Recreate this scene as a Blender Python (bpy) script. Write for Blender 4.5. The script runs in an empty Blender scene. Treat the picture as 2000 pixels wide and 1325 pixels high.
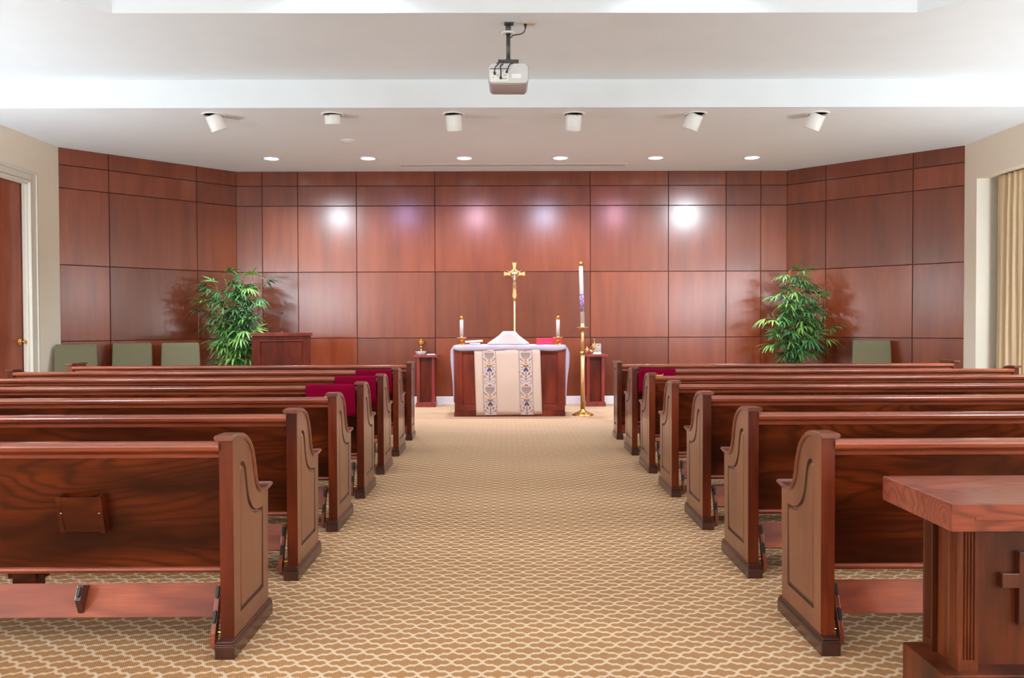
import bpy, bmesh, math, random
from mathutils import Vector, Matrix
from mathutils.geometry import tessellate_polygon
random.seed(7)
PI = math.pi
scene = bpy.context.scene
COL = scene.collection

# ------------------------------------------------------------------ materials
def S(r, g, b):
    f = lambda c: (c/255/12.92) if c/255 <= .04045 else ((c/255+.055)/1.055)**2.4
    return (f(r), f(g), f(b), 1)

class NT:
    def __init__(s, name):
        s.m = bpy.data.materials.new(name); s.m.use_nodes = True
        s.t = s.m.node_tree; s.n = s.t.nodes; s.l = s.t.links
        s.b = s.n['Principled BSDF']
    def add(s, typ, **kw):
        nd = s.n.new(typ)
        for k, v in kw.items():
            if k.startswith('i_'):
                nd.inputs[k[2:].replace('_', ' ')].default_value = v
            else: setattr(nd, k, v)
        return nd
    def link(s, a, b): s.l.new(a, b)
    def math(s, op, a, b=None, c=None):
        nd = s.n.new('ShaderNodeMath'); nd.operation = op
        for i, v in enumerate((a, b, c)):
            if v is None: continue
            if hasattr(v, 'links'): s.l.new(v, nd.inputs[i])
            else: nd.inputs[i].default_value = v
        return nd.outputs[0]
    def mix(s, fac, a, b, blend='MIX'):
        nd = s.n.new('ShaderNodeMix'); nd.data_type = 'RGBA'; nd.blend_type = blend
        for sock, v in ((nd.inputs[0], fac), (nd.inputs[6], a), (nd.inputs[7], b)):
            if hasattr(v, 'links'): s.l.new(v, sock)
            else: sock.default_value = v
        return nd.outputs[2]
    def ramp(s, fac, stops):
        nd = s.n.new('ShaderNodeValToRGB'); e = nd.color_ramp.elements
        while len(e) < len(stops): e.new(.5)
        for el, (p, c) in zip(e, stops): el.position = p; el.color = c
        s.l.new(fac, nd.inputs[0]); return nd.outputs[0]
    def setc(s, color=None, rough=.5, metal=0, coat=0, coat_rough=.1, spec=.5):
        b = s.b
        if color is not None:
            if hasattr(color, 'links'): s.l.new(color, b.inputs['Base Color'])
            else: b.inputs['Base Color'].default_value = color
        b.inputs['Roughness'].default_value = rough
        b.inputs['Metallic'].default_value = metal
        b.inputs['Coat Weight'].default_value = coat
        b.inputs['Coat Roughness'].default_value = coat_rough
        b.inputs['Specular IOR Level'].default_value = spec
        return s
    def bump(s, h, strength=.2, dist=.01):
        nd = s.add('ShaderNodeBump'); nd.inputs['Strength'].default_value = strength
        nd.inputs['Distance'].default_value = dist
        s.l.new(h, nd.inputs['Height']); s.l.new(nd.outputs[0], s.b.inputs['Normal'])

def plain(name, c, rough=.5, metal=0, noise=.06, nscale=30, coat=0, spec=.5, bump=0):
    t = NT(name)
    tc = t.add('ShaderNodeTexCoord')
    nz = t.add('ShaderNodeTexNoise', i_Scale=nscale, i_Detail=4.0); t.link(tc.outputs['Object'], nz.inputs['Vector'])
    a = tuple(max(0, x*(1-noise)) for x in c[:3])+(1,); b = tuple(min(1, x*(1+noise)) for x in c[:3])+(1,)
    col = t.ramp(nz.outputs[0], [(.3, a), (.7, b)])
    t.setc(col, rough, metal, coat, spec=spec)
    if bump: t.bump(nz.outputs[0], bump, .004)
    return t.m

def wood(name, axis, dark, mid, light, rough=.35, coat=.35, ring=26, fine=1.0, coat_rough=.18, spec=.45, line=.45):
    """stained cherry: long low noise whose contour lines make cathedral figure, plus fine pores along the grain"""
    t = NT(name)
    tc = t.add('ShaderNodeTexCoord'); oi = t.add('ShaderNodeObjectInfo')
    off = t.add('ShaderNodeVectorMath', operation='SCALE')
    cmb = t.add('ShaderNodeCombineXYZ'); 
    for i in range(3): t.link(oi.outputs['Random'], cmb.inputs[i])
    t.link(cmb.outputs[0], off.inputs[0]); off.inputs['Scale'].default_value = 23.7
    ad = t.add('ShaderNodeVectorMath', operation='ADD')
    t.link(tc.outputs['Object'], ad.inputs[0]); t.link(off.outputs[0], ad.inputs[1])
    def mp(a, b):
        v = [b]*3; v['xyz'.index(axis)] = a
        nd = t.add('ShaderNodeMapping'); nd.inputs['Scale'].default_value = v
        t.link(ad.outputs[0], nd.inputs['Vector']); return nd.outputs[0]
    n1 = t.add('ShaderNodeTexNoise', i_Scale=1.0, i_Detail=3.0, i_Roughness=.42, i_Distortion=.2); t.link(mp(.55, 2.6), n1.inputs['Vector'])
    n2 = t.add('ShaderNodeTexNoise', i_Scale=1.0, i_Detail=5.0, i_Roughness=.6); t.link(mp(5*fine, 130*fine), n2.inputs['Vector'])
    n3 = t.add('ShaderNodeTexNoise', i_Scale=1.0, i_Detail=3.0); t.link(mp(1.4, 5.5), n3.inputs['Vector'])
    ph = t.math('MULTIPLY', n1.outputs[0], ring)
    sn = t.math('SINE', t.math('MULTIPLY', ph, 2*PI))
    rg = t.math('POWER', t.math('MULTIPLY_ADD', sn, .5, .5), 2.2)
    base = t.ramp(n3.outputs[0], [(.30, dark), (.5, mid), (.72, light)])
    c1 = t.mix(t.math('MULTIPLY', rg, line), base, dark)
    c2 = t.mix(t.math('MULTIPLY', t.math('SUBTRACT', n2.outputs[0], .28), 1.15), c1, dark)
    t.setc(c2, rough, 0, coat, coat_rough, spec)
    t.bump(n2.outputs[0], .04, .002)
    return t.m

DK, MD, LT = S(58, 20, 10), S(100, 42, 22), S(140, 68, 36)
M = {}
M['panel_x'] = wood('cherry_panel', 'x', S(46, 14, 3), S(92, 34, 10), S(134, 56, 18), rough=.34, coat=.03, ring=26, line=.62, spec=.18)
M['end_z'] = wood('cherry_end', 'z', S(92, 42, 20), S(118, 62, 34), S(134, 76, 44), rough=.3, coat=.4, ring=10, line=.2)
M['post_z'] = wood('cherry_post', 'z', S(58, 18, 5), S(98, 34, 12), S(126, 50, 20), rough=.34, coat=.05, spec=.3, ring=9, line=.35)
M['rail_x'] = wood('cherry_rail', 'x', S(118, 50, 30), S(156, 76, 50), S(174, 94, 64), rough=.26, coat=.6, ring=8, line=.3)
M['cap_y'] = wood('cherry_cap', 'y', S(92, 42, 28), S(120, 62, 44), S(138, 78, 58), rough=.26, coat=.6, ring=8, line=.3)
M['base_y'] = wood('dark_cherry_base', 'y', S(50, 22, 16), S(76, 36, 26), S(92, 46, 34), rough=.28, coat=.5, ring=8, line=.3)
M['kneel_x'] = wood('light_cherry_board', 'x', S(112, 42, 20), S(172, 82, 46), S(194, 106, 64), rough=.42, coat=.03, ring=10, line=.42)
M['altar_z'] = wood('red_cherry', 'z', S(80, 24, 12), S(124, 46, 26), S(146, 62, 36), rough=.33, coat=.15, spec=.3, ring=9, line=.3)
M['pillar_z'] = wood('rosy_cherry', 'z', S(96, 26, 22), S(138, 46, 38), S(156, 62, 48), rough=.33, coat=.4, ring=9, line=.25)
M['dark_z'] = wood('deep_cherry', 'z', S(58, 15, 6), S(94, 30, 14), S(114, 42, 20), rough=.36, coat=.05, spec=.25, ring=9, line=.3)
M['stand_x'] = wood('rosy_oak_top', 'x', S(84, 30, 20), S(146, 66, 44), S(170, 90, 64), rough=.3, coat=.4, ring=34, line=.62)
M['stand_z'] = wood('stand_column', 'z', S(54, 20, 7), S(106, 46, 20), S(130, 64, 30), rough=.36, coat=.14, ring=9, line=.4, spec=.3)
M['stand_cross'] = wood('stand_cross', 'z', S(44, 14, 6), S(88, 36, 18), S(114, 54, 28), rough=.3, coat=.3, ring=22, line=.5)
M['door_z'] = wood('door_veneer', 'z', S(128, 54, 32), S(150, 72, 46), S(162, 86, 58), rough=.36, coat=.2, ring=4, line=.15)

M['paint_white'] = plain('ceiling_paint', S(230, 235, 238), .9, noise=.012, nscale=3)
M['paint_beige'] = plain('beige_wall_paint', S(236, 224, 205), .85, noise=.02, nscale=60)
M['paint_trim'] = plain('cream_trim_paint', S(218, 209, 192), .45, noise=.015)
M['white_trim'] = plain('white_trim_paint', S(232, 226, 224), .4, noise=.01)
M['gray_frame'] = plain('gray_window_frame', S(120, 112, 100), .5, noise=.03)
M['groove'] = plain('dark_groove', S(38, 18, 12), .7, noise=.1)
M['white_metal'] = plain('white_enamel', S(236, 234, 230), .35, noise=.01)
M['brass'] = plain('polished_brass', S(226, 176, 92), .2, 1, noise=.04)
M['satin_brass'] = plain('satin_brass', S(216, 172, 122), .45, 1, noise=.04)
M['gold'] = plain('gold_plate', S(232, 180, 70), .16, 1, noise=.05)
M['silver'] = plain('silver_metal', S(168, 168, 174), .3, 1, noise=.05)
M['black_rubber'] = plain('black_rubber', S(34, 34, 36), .5, noise=.1)
M['dark_metal'] = plain('dark_metal', S(78, 76, 74), .45, .4, noise=.08)
M['black'] = plain('black_plastic', S(30, 28, 28), .45, noise=.1)
M['pad'] = plain('kneeler_pad', S(52, 30, 22), .6, noise=.1)
M['screw'] = plain('screw_metal', S(92, 94, 90), .4, .6)
M['velvet'] = plain('crimson_velvet', S(112, 0, 34), .9, noise=.14, nscale=120, spec=.05, bump=.1)
M['velvet'].node_tree.nodes['Principled BSDF'].inputs['Sheen Weight'].default_value = .06
M['velvet'].node_tree.nodes['Principled BSDF'].inputs['Sheen Tint'].default_value = S(230, 40, 110)
M['gold_thread'] = plain('gold_thread', S(240, 178, 30), .5, noise=.1)
M['linen'] = plain('white_altar_linen', S(174, 165, 178), .85, noise=.02, nscale=80)
M['ivory'] = plain('ivory_brocade', S(206, 184, 162), .8, noise=.03, nscale=160, bump=.08)
M['veil'] = plain('cream_veil', S(194, 172, 160), .85, noise=.03, nscale=160)
M['band'] = plain('tapestry_ground', S(202, 184, 172), .85, noise=.06, nscale=300)
M['t_gray'] = plain('thread_gray', S(134, 120, 110), .85, noise=.1, nscale=300)
M['t_dark'] = plain('thread_slate', S(106, 94, 94), .85, noise=.1, nscale=300)
M['t_blue'] = plain('thread_blue', S(88, 80, 116), .85, noise=.1, nscale=300)
M['t_olive'] = plain('thread_olive', S(120, 112, 74), .85, noise=.1, nscale=300)
M['t_gold'] = plain('thread_ochre', S(188, 146, 50), .85, noise=.1, nscale=300)
M['t_salmon'] = plain('thread_salmon', S(200, 128, 108), .85, noise=.1, nscale=300)
M['wax'] = plain('candle_wax', S(206, 194, 190), .5, noise=.01)
M['wax'].node_tree.nodes['Principled BSDF'].inputs['Subsurface Weight'].default_value = .1
M['green_fabric'] = plain('sage_upholstery', S(102, 94, 68), .9, noise=.08, nscale=140, bump=.1)
M['chair_wood'] = plain('dark_chair_leg', S(60, 26, 16), .4, noise=.1)
M['paper'] = plain('white_paper', S(238, 236, 238), .7, noise=.01)
M['tan_book'] = plain('tan_book_cover', S(200, 150, 92), .55)
M['red_book'] = plain('red_book_cover', S(206, 44, 70), .5, noise=.08)
M['purple'] = plain('purple_ribbon', S(176, 50, 178), .5)
M['terracotta'] = plain('woven_pot', S(96, 62, 40), .8, noise=.2, nscale=60)
M['soil'] = plain('moss', S(46, 40, 24), .95, noise=.3, nscale=60)
M['cane'] = plain('green_cane', S(112, 134, 60), .5, noise=.15)
M['proj_gray'] = plain('projector_rear', S(206, 204, 202), .45, noise=.03)
M['proj_case'] = plain('projector_case', S(176, 166, 166), .45, noise=.05, nscale=200)
M['outlet'] = plain('ivory_outlet', S(202, 184, 148), .5)
M['grille'] = plain('vent_slot', S(168, 146, 134), .6)

def leaf_mat(name, a, b, c):
    t = NT(name); g = t.add('ShaderNodeNewGeometry')
    col = t.ramp(g.outputs['Random Per Island'], [(.0, a), (.5, b), (1, c)])
    t.setc(col, .42, spec=.5); t.b.inputs['Transmission Weight'].default_value = 0
    return t.m
M['leaf'] = leaf_mat('palm_leaf', S(50, 92, 60), S(84, 136, 72), S(146, 186, 92))
M['leaf_low'] = leaf_mat('skirt_leaf', S(28, 110, 66), S(56, 146, 84), S(110, 180, 110))

def glass():
    t = NT('clear_glass'); t.setc(S(240, 236, 230), .05); t.b.inputs['Transmission Weight'].default_value = .7
    t.b.inputs['IOR'].default_value = 1.3; return t.m
M['glass'] = glass()

def emit(name, c, s):
    t = NT(name); t.setc(c, .5); t.b.inputs['Emission Color'].default_value = c
    t.b.inputs['Emission Strength'].default_value = s; return t.m
M['lamp'] = emit('lamp_lens', (1, .98, .95, 1), 6)

def panel_wall():
    t = NT('cherry_wall_panel')
    tc = t.add('ShaderNodeTexCoord'); at = t.add('ShaderNodeAttribute', attribute_name='tint')
    ad = t.add('ShaderNodeVectorMath', operation='MULTIPLY_ADD')
    cm = t.add('ShaderNodeCombineXYZ')
    for i in range(3): t.link(at.outputs['Fac'], cm.inputs[i])
    t.link(cm.outputs[0], ad.inputs[0]); ad.inputs[1].default_value = (31, 17, 43); t.link(tc.outputs['Object'], ad.inputs[2])
    def nz(sc, det):
        mp = t.add('ShaderNodeMapping'); mp.inputs['Scale'].default_value = sc
        t.link(ad.outputs[0], mp.inputs['Vector'])
        n = t.add('ShaderNodeTexNoise', i_Scale=1.0, i_Detail=det, i_Roughness=.6); t.link(mp.outputs[0], n.inputs['Vector']); return n.outputs[0]
    n1 = nz((5, 5, .55), 4.0); n2 = nz((90, 90, 1.3), 5.0); n3 = nz((1.1, 1.1, .9), 1.0)
    base = t.ramp(n1, [(.3, S(106, 42, 16)), (.5, S(122, 52, 21)), (.72, S(134, 61, 26))])
    c = t.mix(t.math('MULTIPLY', n2, .42), base, S(88, 34, 12))
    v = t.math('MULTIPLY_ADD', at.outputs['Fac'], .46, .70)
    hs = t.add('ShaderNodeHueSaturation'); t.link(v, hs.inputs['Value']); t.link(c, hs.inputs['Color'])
    t.setc(hs.outputs[0], .5, 0, 1.0, .225, .12)
    t.bump(n3, .10, .05)
    return t.m
M['wall_panel'] = panel_wall()

def carpet():
    t = NT('lattice_carpet')
    tc = t.add('ShaderNodeTexCoord'); sp = t.add('ShaderNodeSeparateXYZ'); t.link(tc.outputs['Object'], sp.inputs[0])
    nz = t.add('ShaderNodeTexNoise', i_Scale=330.0, i_Detail=2.0); t.link(tc.outputs['Object'], nz.inputs['Vector'])
    jit = t.math('MULTIPLY', t.math('SUBTRACT', nz.outputs[0], .5), .10)
    u = t.math('DIVIDE', t.math('ADD', sp.outputs[0], .16), .12)
    v = t.math('DIVIDE', t.math('SUBTRACT', sp.outputs[1], 3.092), .109)
    a = t.math('ADD', u, v); b = t.math('SUBTRACT', u, v)
    def dist(p, q):
        s = t.math('MULTIPLY', t.math('SINE', t.math('MULTIPLY', q, 2*PI)), .085)
        x = t.math('ADD', t.math('ADD', p, s), jit)
        d = t.math('ABSOLUTE', t.math('SUBTRACT', t.math('FRACT', t.math('ADD', x, .5)), .5))
        kn = t.math('POWER', t.math('MAXIMUM', t.math('MULTIPLY', t.math('COSINE', t.math('MULTIPLY', q, 2*PI)), -1.0), 0.0), 7.0)
        return t.math('SUBTRACT', d, t.math('MULTIPLY', kn, .095))
    d = t.math('MINIMUM', dist(a, b), dist(b, a))
    mr = t.add('ShaderNodeMapRange', interpolation_type='SMOOTHSTEP'); t.link(d, mr.inputs[0])
    mr.inputs[1].default_value = .06; mr.inputs[2].default_value = .10; mr.inputs[3].default_value = 1; mr.inputs[4].default_value = 0
    rib = t.math('SINE', t.math('MULTIPLY', t.math('ADD', sp.outputs[0], t.math('MULTIPLY', sp.outputs[1], .35)), 2*PI/.0085))
    br = t.mix(t.math('MULTIPLY_ADD', rib, .22, t.math('MULTIPLY', nz.outputs[0], .6)), S(182, 136, 94), S(146, 102, 64))
    cr = t.mix(nz.outputs[0], S(226, 200, 170), S(206, 178, 146))
    t.setc(t.mix(mr.outputs[0], br, cr), .95, spec=.1)
    t.bump(t.math('ADD', nz.outputs[0], t.math('MULTIPLY', rib, .3)), .35, .004)
    return t.m
M['carpet'] = carpet()

def decal():
    t = NT('painted_candle_band'); tc = t.add('ShaderNodeTexCoord')
    vo = t.add('ShaderNodeTexVoronoi', i_Scale=70.0); t.link(tc.outputs['Object'], vo.inputs['Vector'])
    sp = t.add('ShaderNodeSeparateColor'); t.link(vo.outputs['Color'], sp.inputs[0])
    c = t.ramp(sp.outputs[0], [(0, S(116, 44, 150)), (.25, S(80, 96, 190)), (.45, S(214, 170, 110)), (.65, S(196, 60, 110)), (.82, S(60, 140, 150)), (1, S(232, 220, 214))])
    c.node.color_ramp.interpolation = 'CONSTANT'
    t.setc(c, .5); return t.m
M['decal'] = decal()

# ------------------------------------------------------------------ mesh building
class MB:
    def __init__(s): s.bm = bmesh.new(); s.sm = set()
    def poly(s, pts, mi=0, smooth=False):
        f = s.bm.faces.new([s.bm.verts.new(p) for p in pts]); f.material_index = mi; f.smooth = smooth; return f
    def box(s, x0, x1, y0, y1, z0, z1, mi=0, mtx=None):
        v = [(x, y, z) for z in (z0, z1) for x, y in ((x0, y0), (x1, y0), (x1, y1), (x0, y1))]
        if mtx is not None: v = [mtx @ Vector(p) for p in v]
        v = [s.bm.verts.new(p) for p in v]
        for q in ((0, 3, 2, 1), (4, 5, 6, 7), (0, 1, 5, 4), (1, 2, 6, 5), (2, 3, 7, 6), (3, 0, 4, 7)):
            f = s.bm.faces.new([v[i] for i in q]); f.material_index = mi
        return s
    def grid(s, rows, mi=0, closed=False, caps=False, smooth=True):
        """rows: list of rings of equal length"""
        R = [[s.bm.verts.new(p) for p in r] for r in rows]
        n = len(R[0])
        for a, b in zip(R, R[1:]):
            for i in range(n if closed else n-1):
                j = (i+1) % n
                f = s.bm.faces.new((a[i], a[j], b[j], b[i])); f.material_index = mi; f.smooth = smooth
        if caps:
            for r in (R[0], R[-1]):
                try: f = s.bm.faces.new(r); f.material_index = mi
                except ValueError: pass
        return s
    def lathe(s, prof, c=(0, 0, 0), n=24, mi=0, mtx=None, smooth=True):
        rows = []
        for r, z in prof:
            r = max(r, 1e-4)
            ring = [Vector((c[0]+r*math.cos(2*PI*k/n), c[1]+r*math.sin(2*PI*k/n), c[2]+z)) for k in range(n)]
            if mtx is not None: ring = [mtx @ p for p in ring]
            rows.append(ring)
        return s.grid(rows, mi, True, True, smooth)
    def tube(s, path, r, n=10, mi=0):
        P = [Vector(p) for p in path]; rows = []
        rr = r if isinstance(r, (list, tuple)) else [r]*len(P)
        for i, p in enumerate(P):
            d = (P[min(i+1, len(P)-1)]-P[max(i-1, 0)]).normalized()
            a = d.orthogonal().normalized() if i == 0 else (pa - d*pa.dot(d)).normalized()
            pa = a; b = d.cross(a)
            rows.append([p+(a*math.cos(2*PI*k/n)+b*math.sin(2*PI*k/n))*rr[i] for k in range(n)])
        return s.grid(rows, mi, True, True)
    def prism(s, pts, axis, lo, hi, mi=0, smooth=False):
        """2-D polygon extruded along axis; pts are the two other coordinates in xyz order"""
        def P(a, t):
            a = list(a); a.insert('xyz'.index(axis), t); return a
        A = [s.bm.verts.new(P(p, lo)) for p in pts]; B = [s.bm.verts.new(P(p, hi)) for p in pts]
        n = len(pts)
        for i in range(n):
            j = (i+1) % n; f = s.bm.faces.new((A[i], A[j], B[j], B[i])); f.material_index = mi; f.smooth = smooth
        for ring, t in ((A, lo), (B, hi)):
            for tri in tessellate_polygon([[Vector((p[0], p[1], 0)) for p in pts]]):
                f = s.bm.faces.new([ring[k] for k in tri]); f.material_index = mi
        return s
    def build(s, name, mats, parent=None, loc=(0, 0, 0), rot=(0, 0, 0), bevel=0, seg=2, recalc=True, autosm=False):
        bmesh.ops.remove_doubles(s.bm, verts=s.bm.verts, dist=1e-6)
        if recalc: bmesh.ops.recalc_face_normals(s.bm, faces=s.bm.faces)
        me = bpy.data.meshes.new(name); s.bm.to_mesh(me); s.bm.free()
        for m in (mats if isinstance(mats, (list, tuple)) else [mats]): me.materials.append(M[m])
        o = bpy.data.objects.new(name, me); COL.objects.link(o)
        o.location = loc; o.rotation_euler = rot
        if parent: o.parent = parent
        if bevel:
            b = o.modifiers.new('bevel', 'BEVEL'); b.width = bevel; b.segments = seg
            b.limit_method = 'ANGLE'; b.angle_limit = math.radians(40); b.harden_normals = False
        return o

def tag(o, label, cat, group=None):
    o['label'] = label; o['category'] = cat
    if group: o['group'] = group
    return o
def thing(name, label, cat, loc=(0, 0, 0), rz=0, group=None):
    o = bpy.data.objects.new(name, None); COL.objects.link(o); o.empty_display_size = .1
    o.location = loc; o.rotation_euler = (0, 0, rz); return tag(o, label, cat, group)
def struct(o): o['kind'] = 'structure'; return o
def copy_tree(o, parent=None):
    c = o.copy(); COL.objects.link(c)
    if parent: c.parent = parent
    for ch in list(o.children): copy_tree(ch, c)
    return c
def catmull(pts, n=6):
    P = [Vector(p) for p in pts]; P = [2*P[0]-P[1]]+P+[2*P[-1]-P[-2]]; out = []
    for i in range(1, len(P)-2):
        for k in range(n):
            t = k/n; a, b, c, d = P[i-1:i+3]
            out.append(.5*((2*b)+(c-a)*t+(2*a-5*b+4*c-d)*t*t+(3*b-a-3*c+d)*t**3))
    out.append(P[-2]); return out
def offset(poly, d):
    """shift every vertex of a closed 2-D polygon inward by d (counter-clockwise or not)"""
    n = len(poly); area = sum(poly[i][0]*poly[(i+1) % n][1]-poly[(i+1) % n][0]*poly[i][1] for i in range(n))
    sg = 1 if area > 0 else -1; out = []
    for i in range(n):
        p, q, r = Vector(poly[i-1]), Vector(poly[i]), Vector(poly[(i+1) % n])
        a = (q-p).normalized(); b = (r-q).normalized()
        na = Vector((-a.y, a.x))*sg; nb = Vector((-b.y, b.x))*sg
        m = (na+nb); m = m/max(m.length_squared*.5, .5)
        out.append(q+m*d)
    return out

# ------------------------------------------------------------------ room shell
XL, XR, YA, YB, YR = -6.23, 6.415, 11.44, 13.296, -4.6
XBL, XBR, XC = -4.376, 4.558, .091
ZS, ZP, ZT, YF = 3.788, 4.108, 4.5, 9.394

f = MB(); f.poly([(XL-.6, YR-.2, 0), (XR+.6, YR-.2, 0), (XR+.6, YB+.2, 0), (XL-.6, YB+.2, 0)])
struct(f.build('floor', 'carpet', recalc=False))

c = MB()
c.poly([(XL-.3, YF, ZS), (XL-.3, YB+.1, ZS), (XR+.3, YB+.1, ZS), (XR+.3, YF, ZS)])
c.poly([(XL-.3, YF, ZS), (XR+.3, YF, ZS), (XR+.3, YF, ZP), (XL-.3, YF, ZP)])
ty0, ty1, tx0, tx1, ch = -2.4, 7.394, -4.6, 4.78, 1.07
octo = [(tx0+ch, ty1), (tx1-ch, ty1), (tx1, ty1-ch), (tx1, ty0+ch), (tx1-ch, ty0), (tx0+ch, ty0), (tx0, ty0+ch), (tx0, ty1-ch)]
outer = [(XL-.3, YF), (XR+.3, YF), (XR+.3, YR-.1), (XL-.3, YR-.1)]
allp = [Vector((x, y, ZP)) for x, y in outer+octo]
for tri in tessellate_polygon([[Vector((x, y, 0)) for x, y in outer], [Vector((x, y, 0)) for x, y in octo]]):
    c.poly([allp[i] for i in tri])
for i in range(8):
    a, b = octo[i], octo[(i+1) % 8]
    c.poly([(*a, ZP), (*b, ZP), (*b, ZT), (*a, ZT)])
c.poly([(x, y, ZT) for x, y in octo])
struct(c.build('ceiling', 'paint_white'))

HZ = [.133, 1.084, 2.158, 3.229, 3.552, ZS]
def panelled(name, P0, P1, joints, seed):
    rnd = random.Random(seed)
    P0 = Vector(P0); P1 = Vector(P1); d = (P1-P0); L = d.length; d.normalize(); nrm = Vector((d.y, -d.x))   # into the room
    mb = MB(); lay = mb.bm.faces.layers.float.new('tint')
    def P(s, z, o): q = P0+d*s+nrm*o; return (q.x, q.y, z)
    f0 = mb.poly([P(0, 0, -.014), P(L, 0, -.014), P(L, ZS, -.014), P(0, ZS, -.014)], 1)
    js = [0]+joints+[L]; g, cf, dp = .0045, .003, .014
    for i in range(len(js)-1):
        for k in range(len(HZ)-1):
            a, b, z0, z1 = js[i]+(g if i else 0), js[i+1]-(g if i < len(js)-2 else 0), HZ[k]+g, HZ[k+1]-(g if k < len(HZ)-2 else 0)
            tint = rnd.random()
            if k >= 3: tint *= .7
            rings = [[P(a, z0, -dp), P(b, z0, -dp), P(b, z1, -dp), P(a, z1, -dp)],
                     [P(a, z0, -cf), P(b, z0, -cf), P(b, z1, -cf), P(a, z1, -cf)],
                     [P(a+cf, z0+cf, 0), P(b-cf, z0+cf, 0), P(b-cf, z1-cf, 0), P(a+cf, z1-cf, 0)]]
            for r0, r1 in zip(rings, rings[1:]):
                for q in range(4):
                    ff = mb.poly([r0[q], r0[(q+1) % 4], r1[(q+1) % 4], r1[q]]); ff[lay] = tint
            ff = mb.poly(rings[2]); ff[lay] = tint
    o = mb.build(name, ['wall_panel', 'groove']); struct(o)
    b = MB(); q = [P0+nrm*0, P1+nrm*0, P1+nrm*.016, P0+nrm*.016]
    b.prism([(v.x, v.y) for v in q], 'z', 0, .122)
    q = [P0, P1, P1+nrm*.009, P0+nrm*.009]; b.prism([(v.x, v.y) for v in q], 'z', .122, .133)
    struct(b.build(name.replace('wall', 'baseboard'), 'white_trim'))
dl = lambda x, y, P: math.hypot(x-P[0], y-P[1])
panelled('wall_back', (XBL, YB), (XBR, YB), [x-XBL for x in (-3.962, -3.386, -2.436, -1.166, 1.358, 2.629, 3.567, 4.134)], 3)
PLe = (XL, YA); panelled('wall_back_left', PLe, (XBL, YB), [dl(-5.762, 11.91, PLe), dl(-4.84, 12.832, PLe)], 5)
PRe = (XBR, YB); panelled('wall_back_right', PRe, (XR, YA), [dl(5.013, 12.841, PRe), dl(5.93, 11.924, PRe)], 8)

# left wall with a tall door opening, right wall with a curtained window recess, rear wall
def holed_wall(name, X, y0, y1, ztop, oy0, oy1, oz, depth, sgn):
    w = MB()
    w.poly([(X, y0, 0), (X, oy0, 0), (X, oy0, ztop), (X, y0, ztop)])
    w.poly([(X, oy1, 0), (X, y1, 0), (X, y1, ztop), (X, oy1, ztop)])
    w.poly([(X, oy0, oz), (X, oy1, oz), (X, oy1, ztop), (X, oy0, ztop)])
    D = X+sgn*depth
    w.poly([(X, oy1, 0), (D, oy1, 0), (D, oy1, oz), (X, oy1, oz)])
    w.poly([(X, oy0, 0), (D, oy0, 0), (D, oy0, oz), (X, oy0, oz)])
    w.poly([(X, oy0, oz), (X, oy1, oz), (D, oy1, oz), (D, oy0, oz)])
    return struct(w.build(name, 'paint_beige'))
DY0, DY1, DZ = 9.30, 10.765, 3.20
holed_wall('wall_left', XL, YR, YA, ZP, DY0, DY1, DZ, .22, -1)
WY0, WY1, WZ = 6.6, 11.145, 3.275
holed_wall('wall_right', XR, YR, YA, ZP, WY0, WY1, WZ, .34, 1)
w = MB(); w.poly([(XL-.3, YR, 0), (XR+.3, YR, 0), (XR+.3, YR, ZP), (XL-.3, YR, ZP)]); struct(w.build('wall_rear', 'paint_beige'))
b = MB(); b.box(XL, XL+.016, DY1+.135, YA, 0, .122); b.box(XL, XL+.009, DY1+.135, YA, .122, .133); b.box(XL, XL+.016, YR, DY0-.135, 0, .122)
struct(b.build('baseboard_left', 'white_trim', bevel=.003))
b = MB(); b.box(XR-.016, XR, WY1, YA, 0, .122); b.box(XR-.009, XR, WY1, YA, .122, .133); b.box(XR-.016, XR, YR, WY0, 0, .122)
struct(b.build('baseboard_right', 'white_trim', bevel=.003))
# door casing: two stepped boards and an inner stop
t = MB()
for x1, i, o_ in ((.018, 0.0, .09), (.028, .09, .13)):
    t.box(XL, XL+x1, DY1+i, DY1+o_, 0, DZ+o_); t.box(XL, XL+x1, DY0-o_, DY0-i, 0, DZ+o_); t.box(XL, XL+x1, DY0-i, DY1+i, DZ+i, DZ+o_)
t.box(XL-.105, XL+.018, DY1-.028, DY1, 0, DZ); t.box(XL-.105, XL+.018, DY0, DY0+.028, 0, DZ); t.box(XL-.105, XL+.018, DY0+.028, DY1-.028, DZ-.028, DZ)
t.box(XL-.06, XL-.025, DY1-.05, DY1-.028, 0, DZ-.028); t.box(XL-.06, XL-.025, DY0+.028, DY1-.028, DZ-.05, DZ-.028)
struct(t.build('trim_1', 'paint_trim', bevel=.004))
d = MB(); d.box(XL-.16, XL-.115, DY0+.01, DY1-.008, .01, DZ-.008)
door = struct(d.build('door_1', 'door_z', bevel=.003))
h = MB(); hx, hy, hz = XL-.115, DY1-.10, 1.10
rot = Matrix.Translation((hx, hy, hz)) @ Matrix.Rotation(PI/2, 4, 'Y')
h.lathe([(.0, 0), (.042, 0), (.042, .007), (.032, .016), (.013, .02), (.012, .045), (.022, .05), (.026, .062), (.022, .074), (0, .078)], n=20, mtx=rot)
h.tube([(hx+.055, hy, hz), (hx+.06, hy+.075, hz+.002)], [.014, .011], 10)
h.build('door_handle', 'brass', door)
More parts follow.
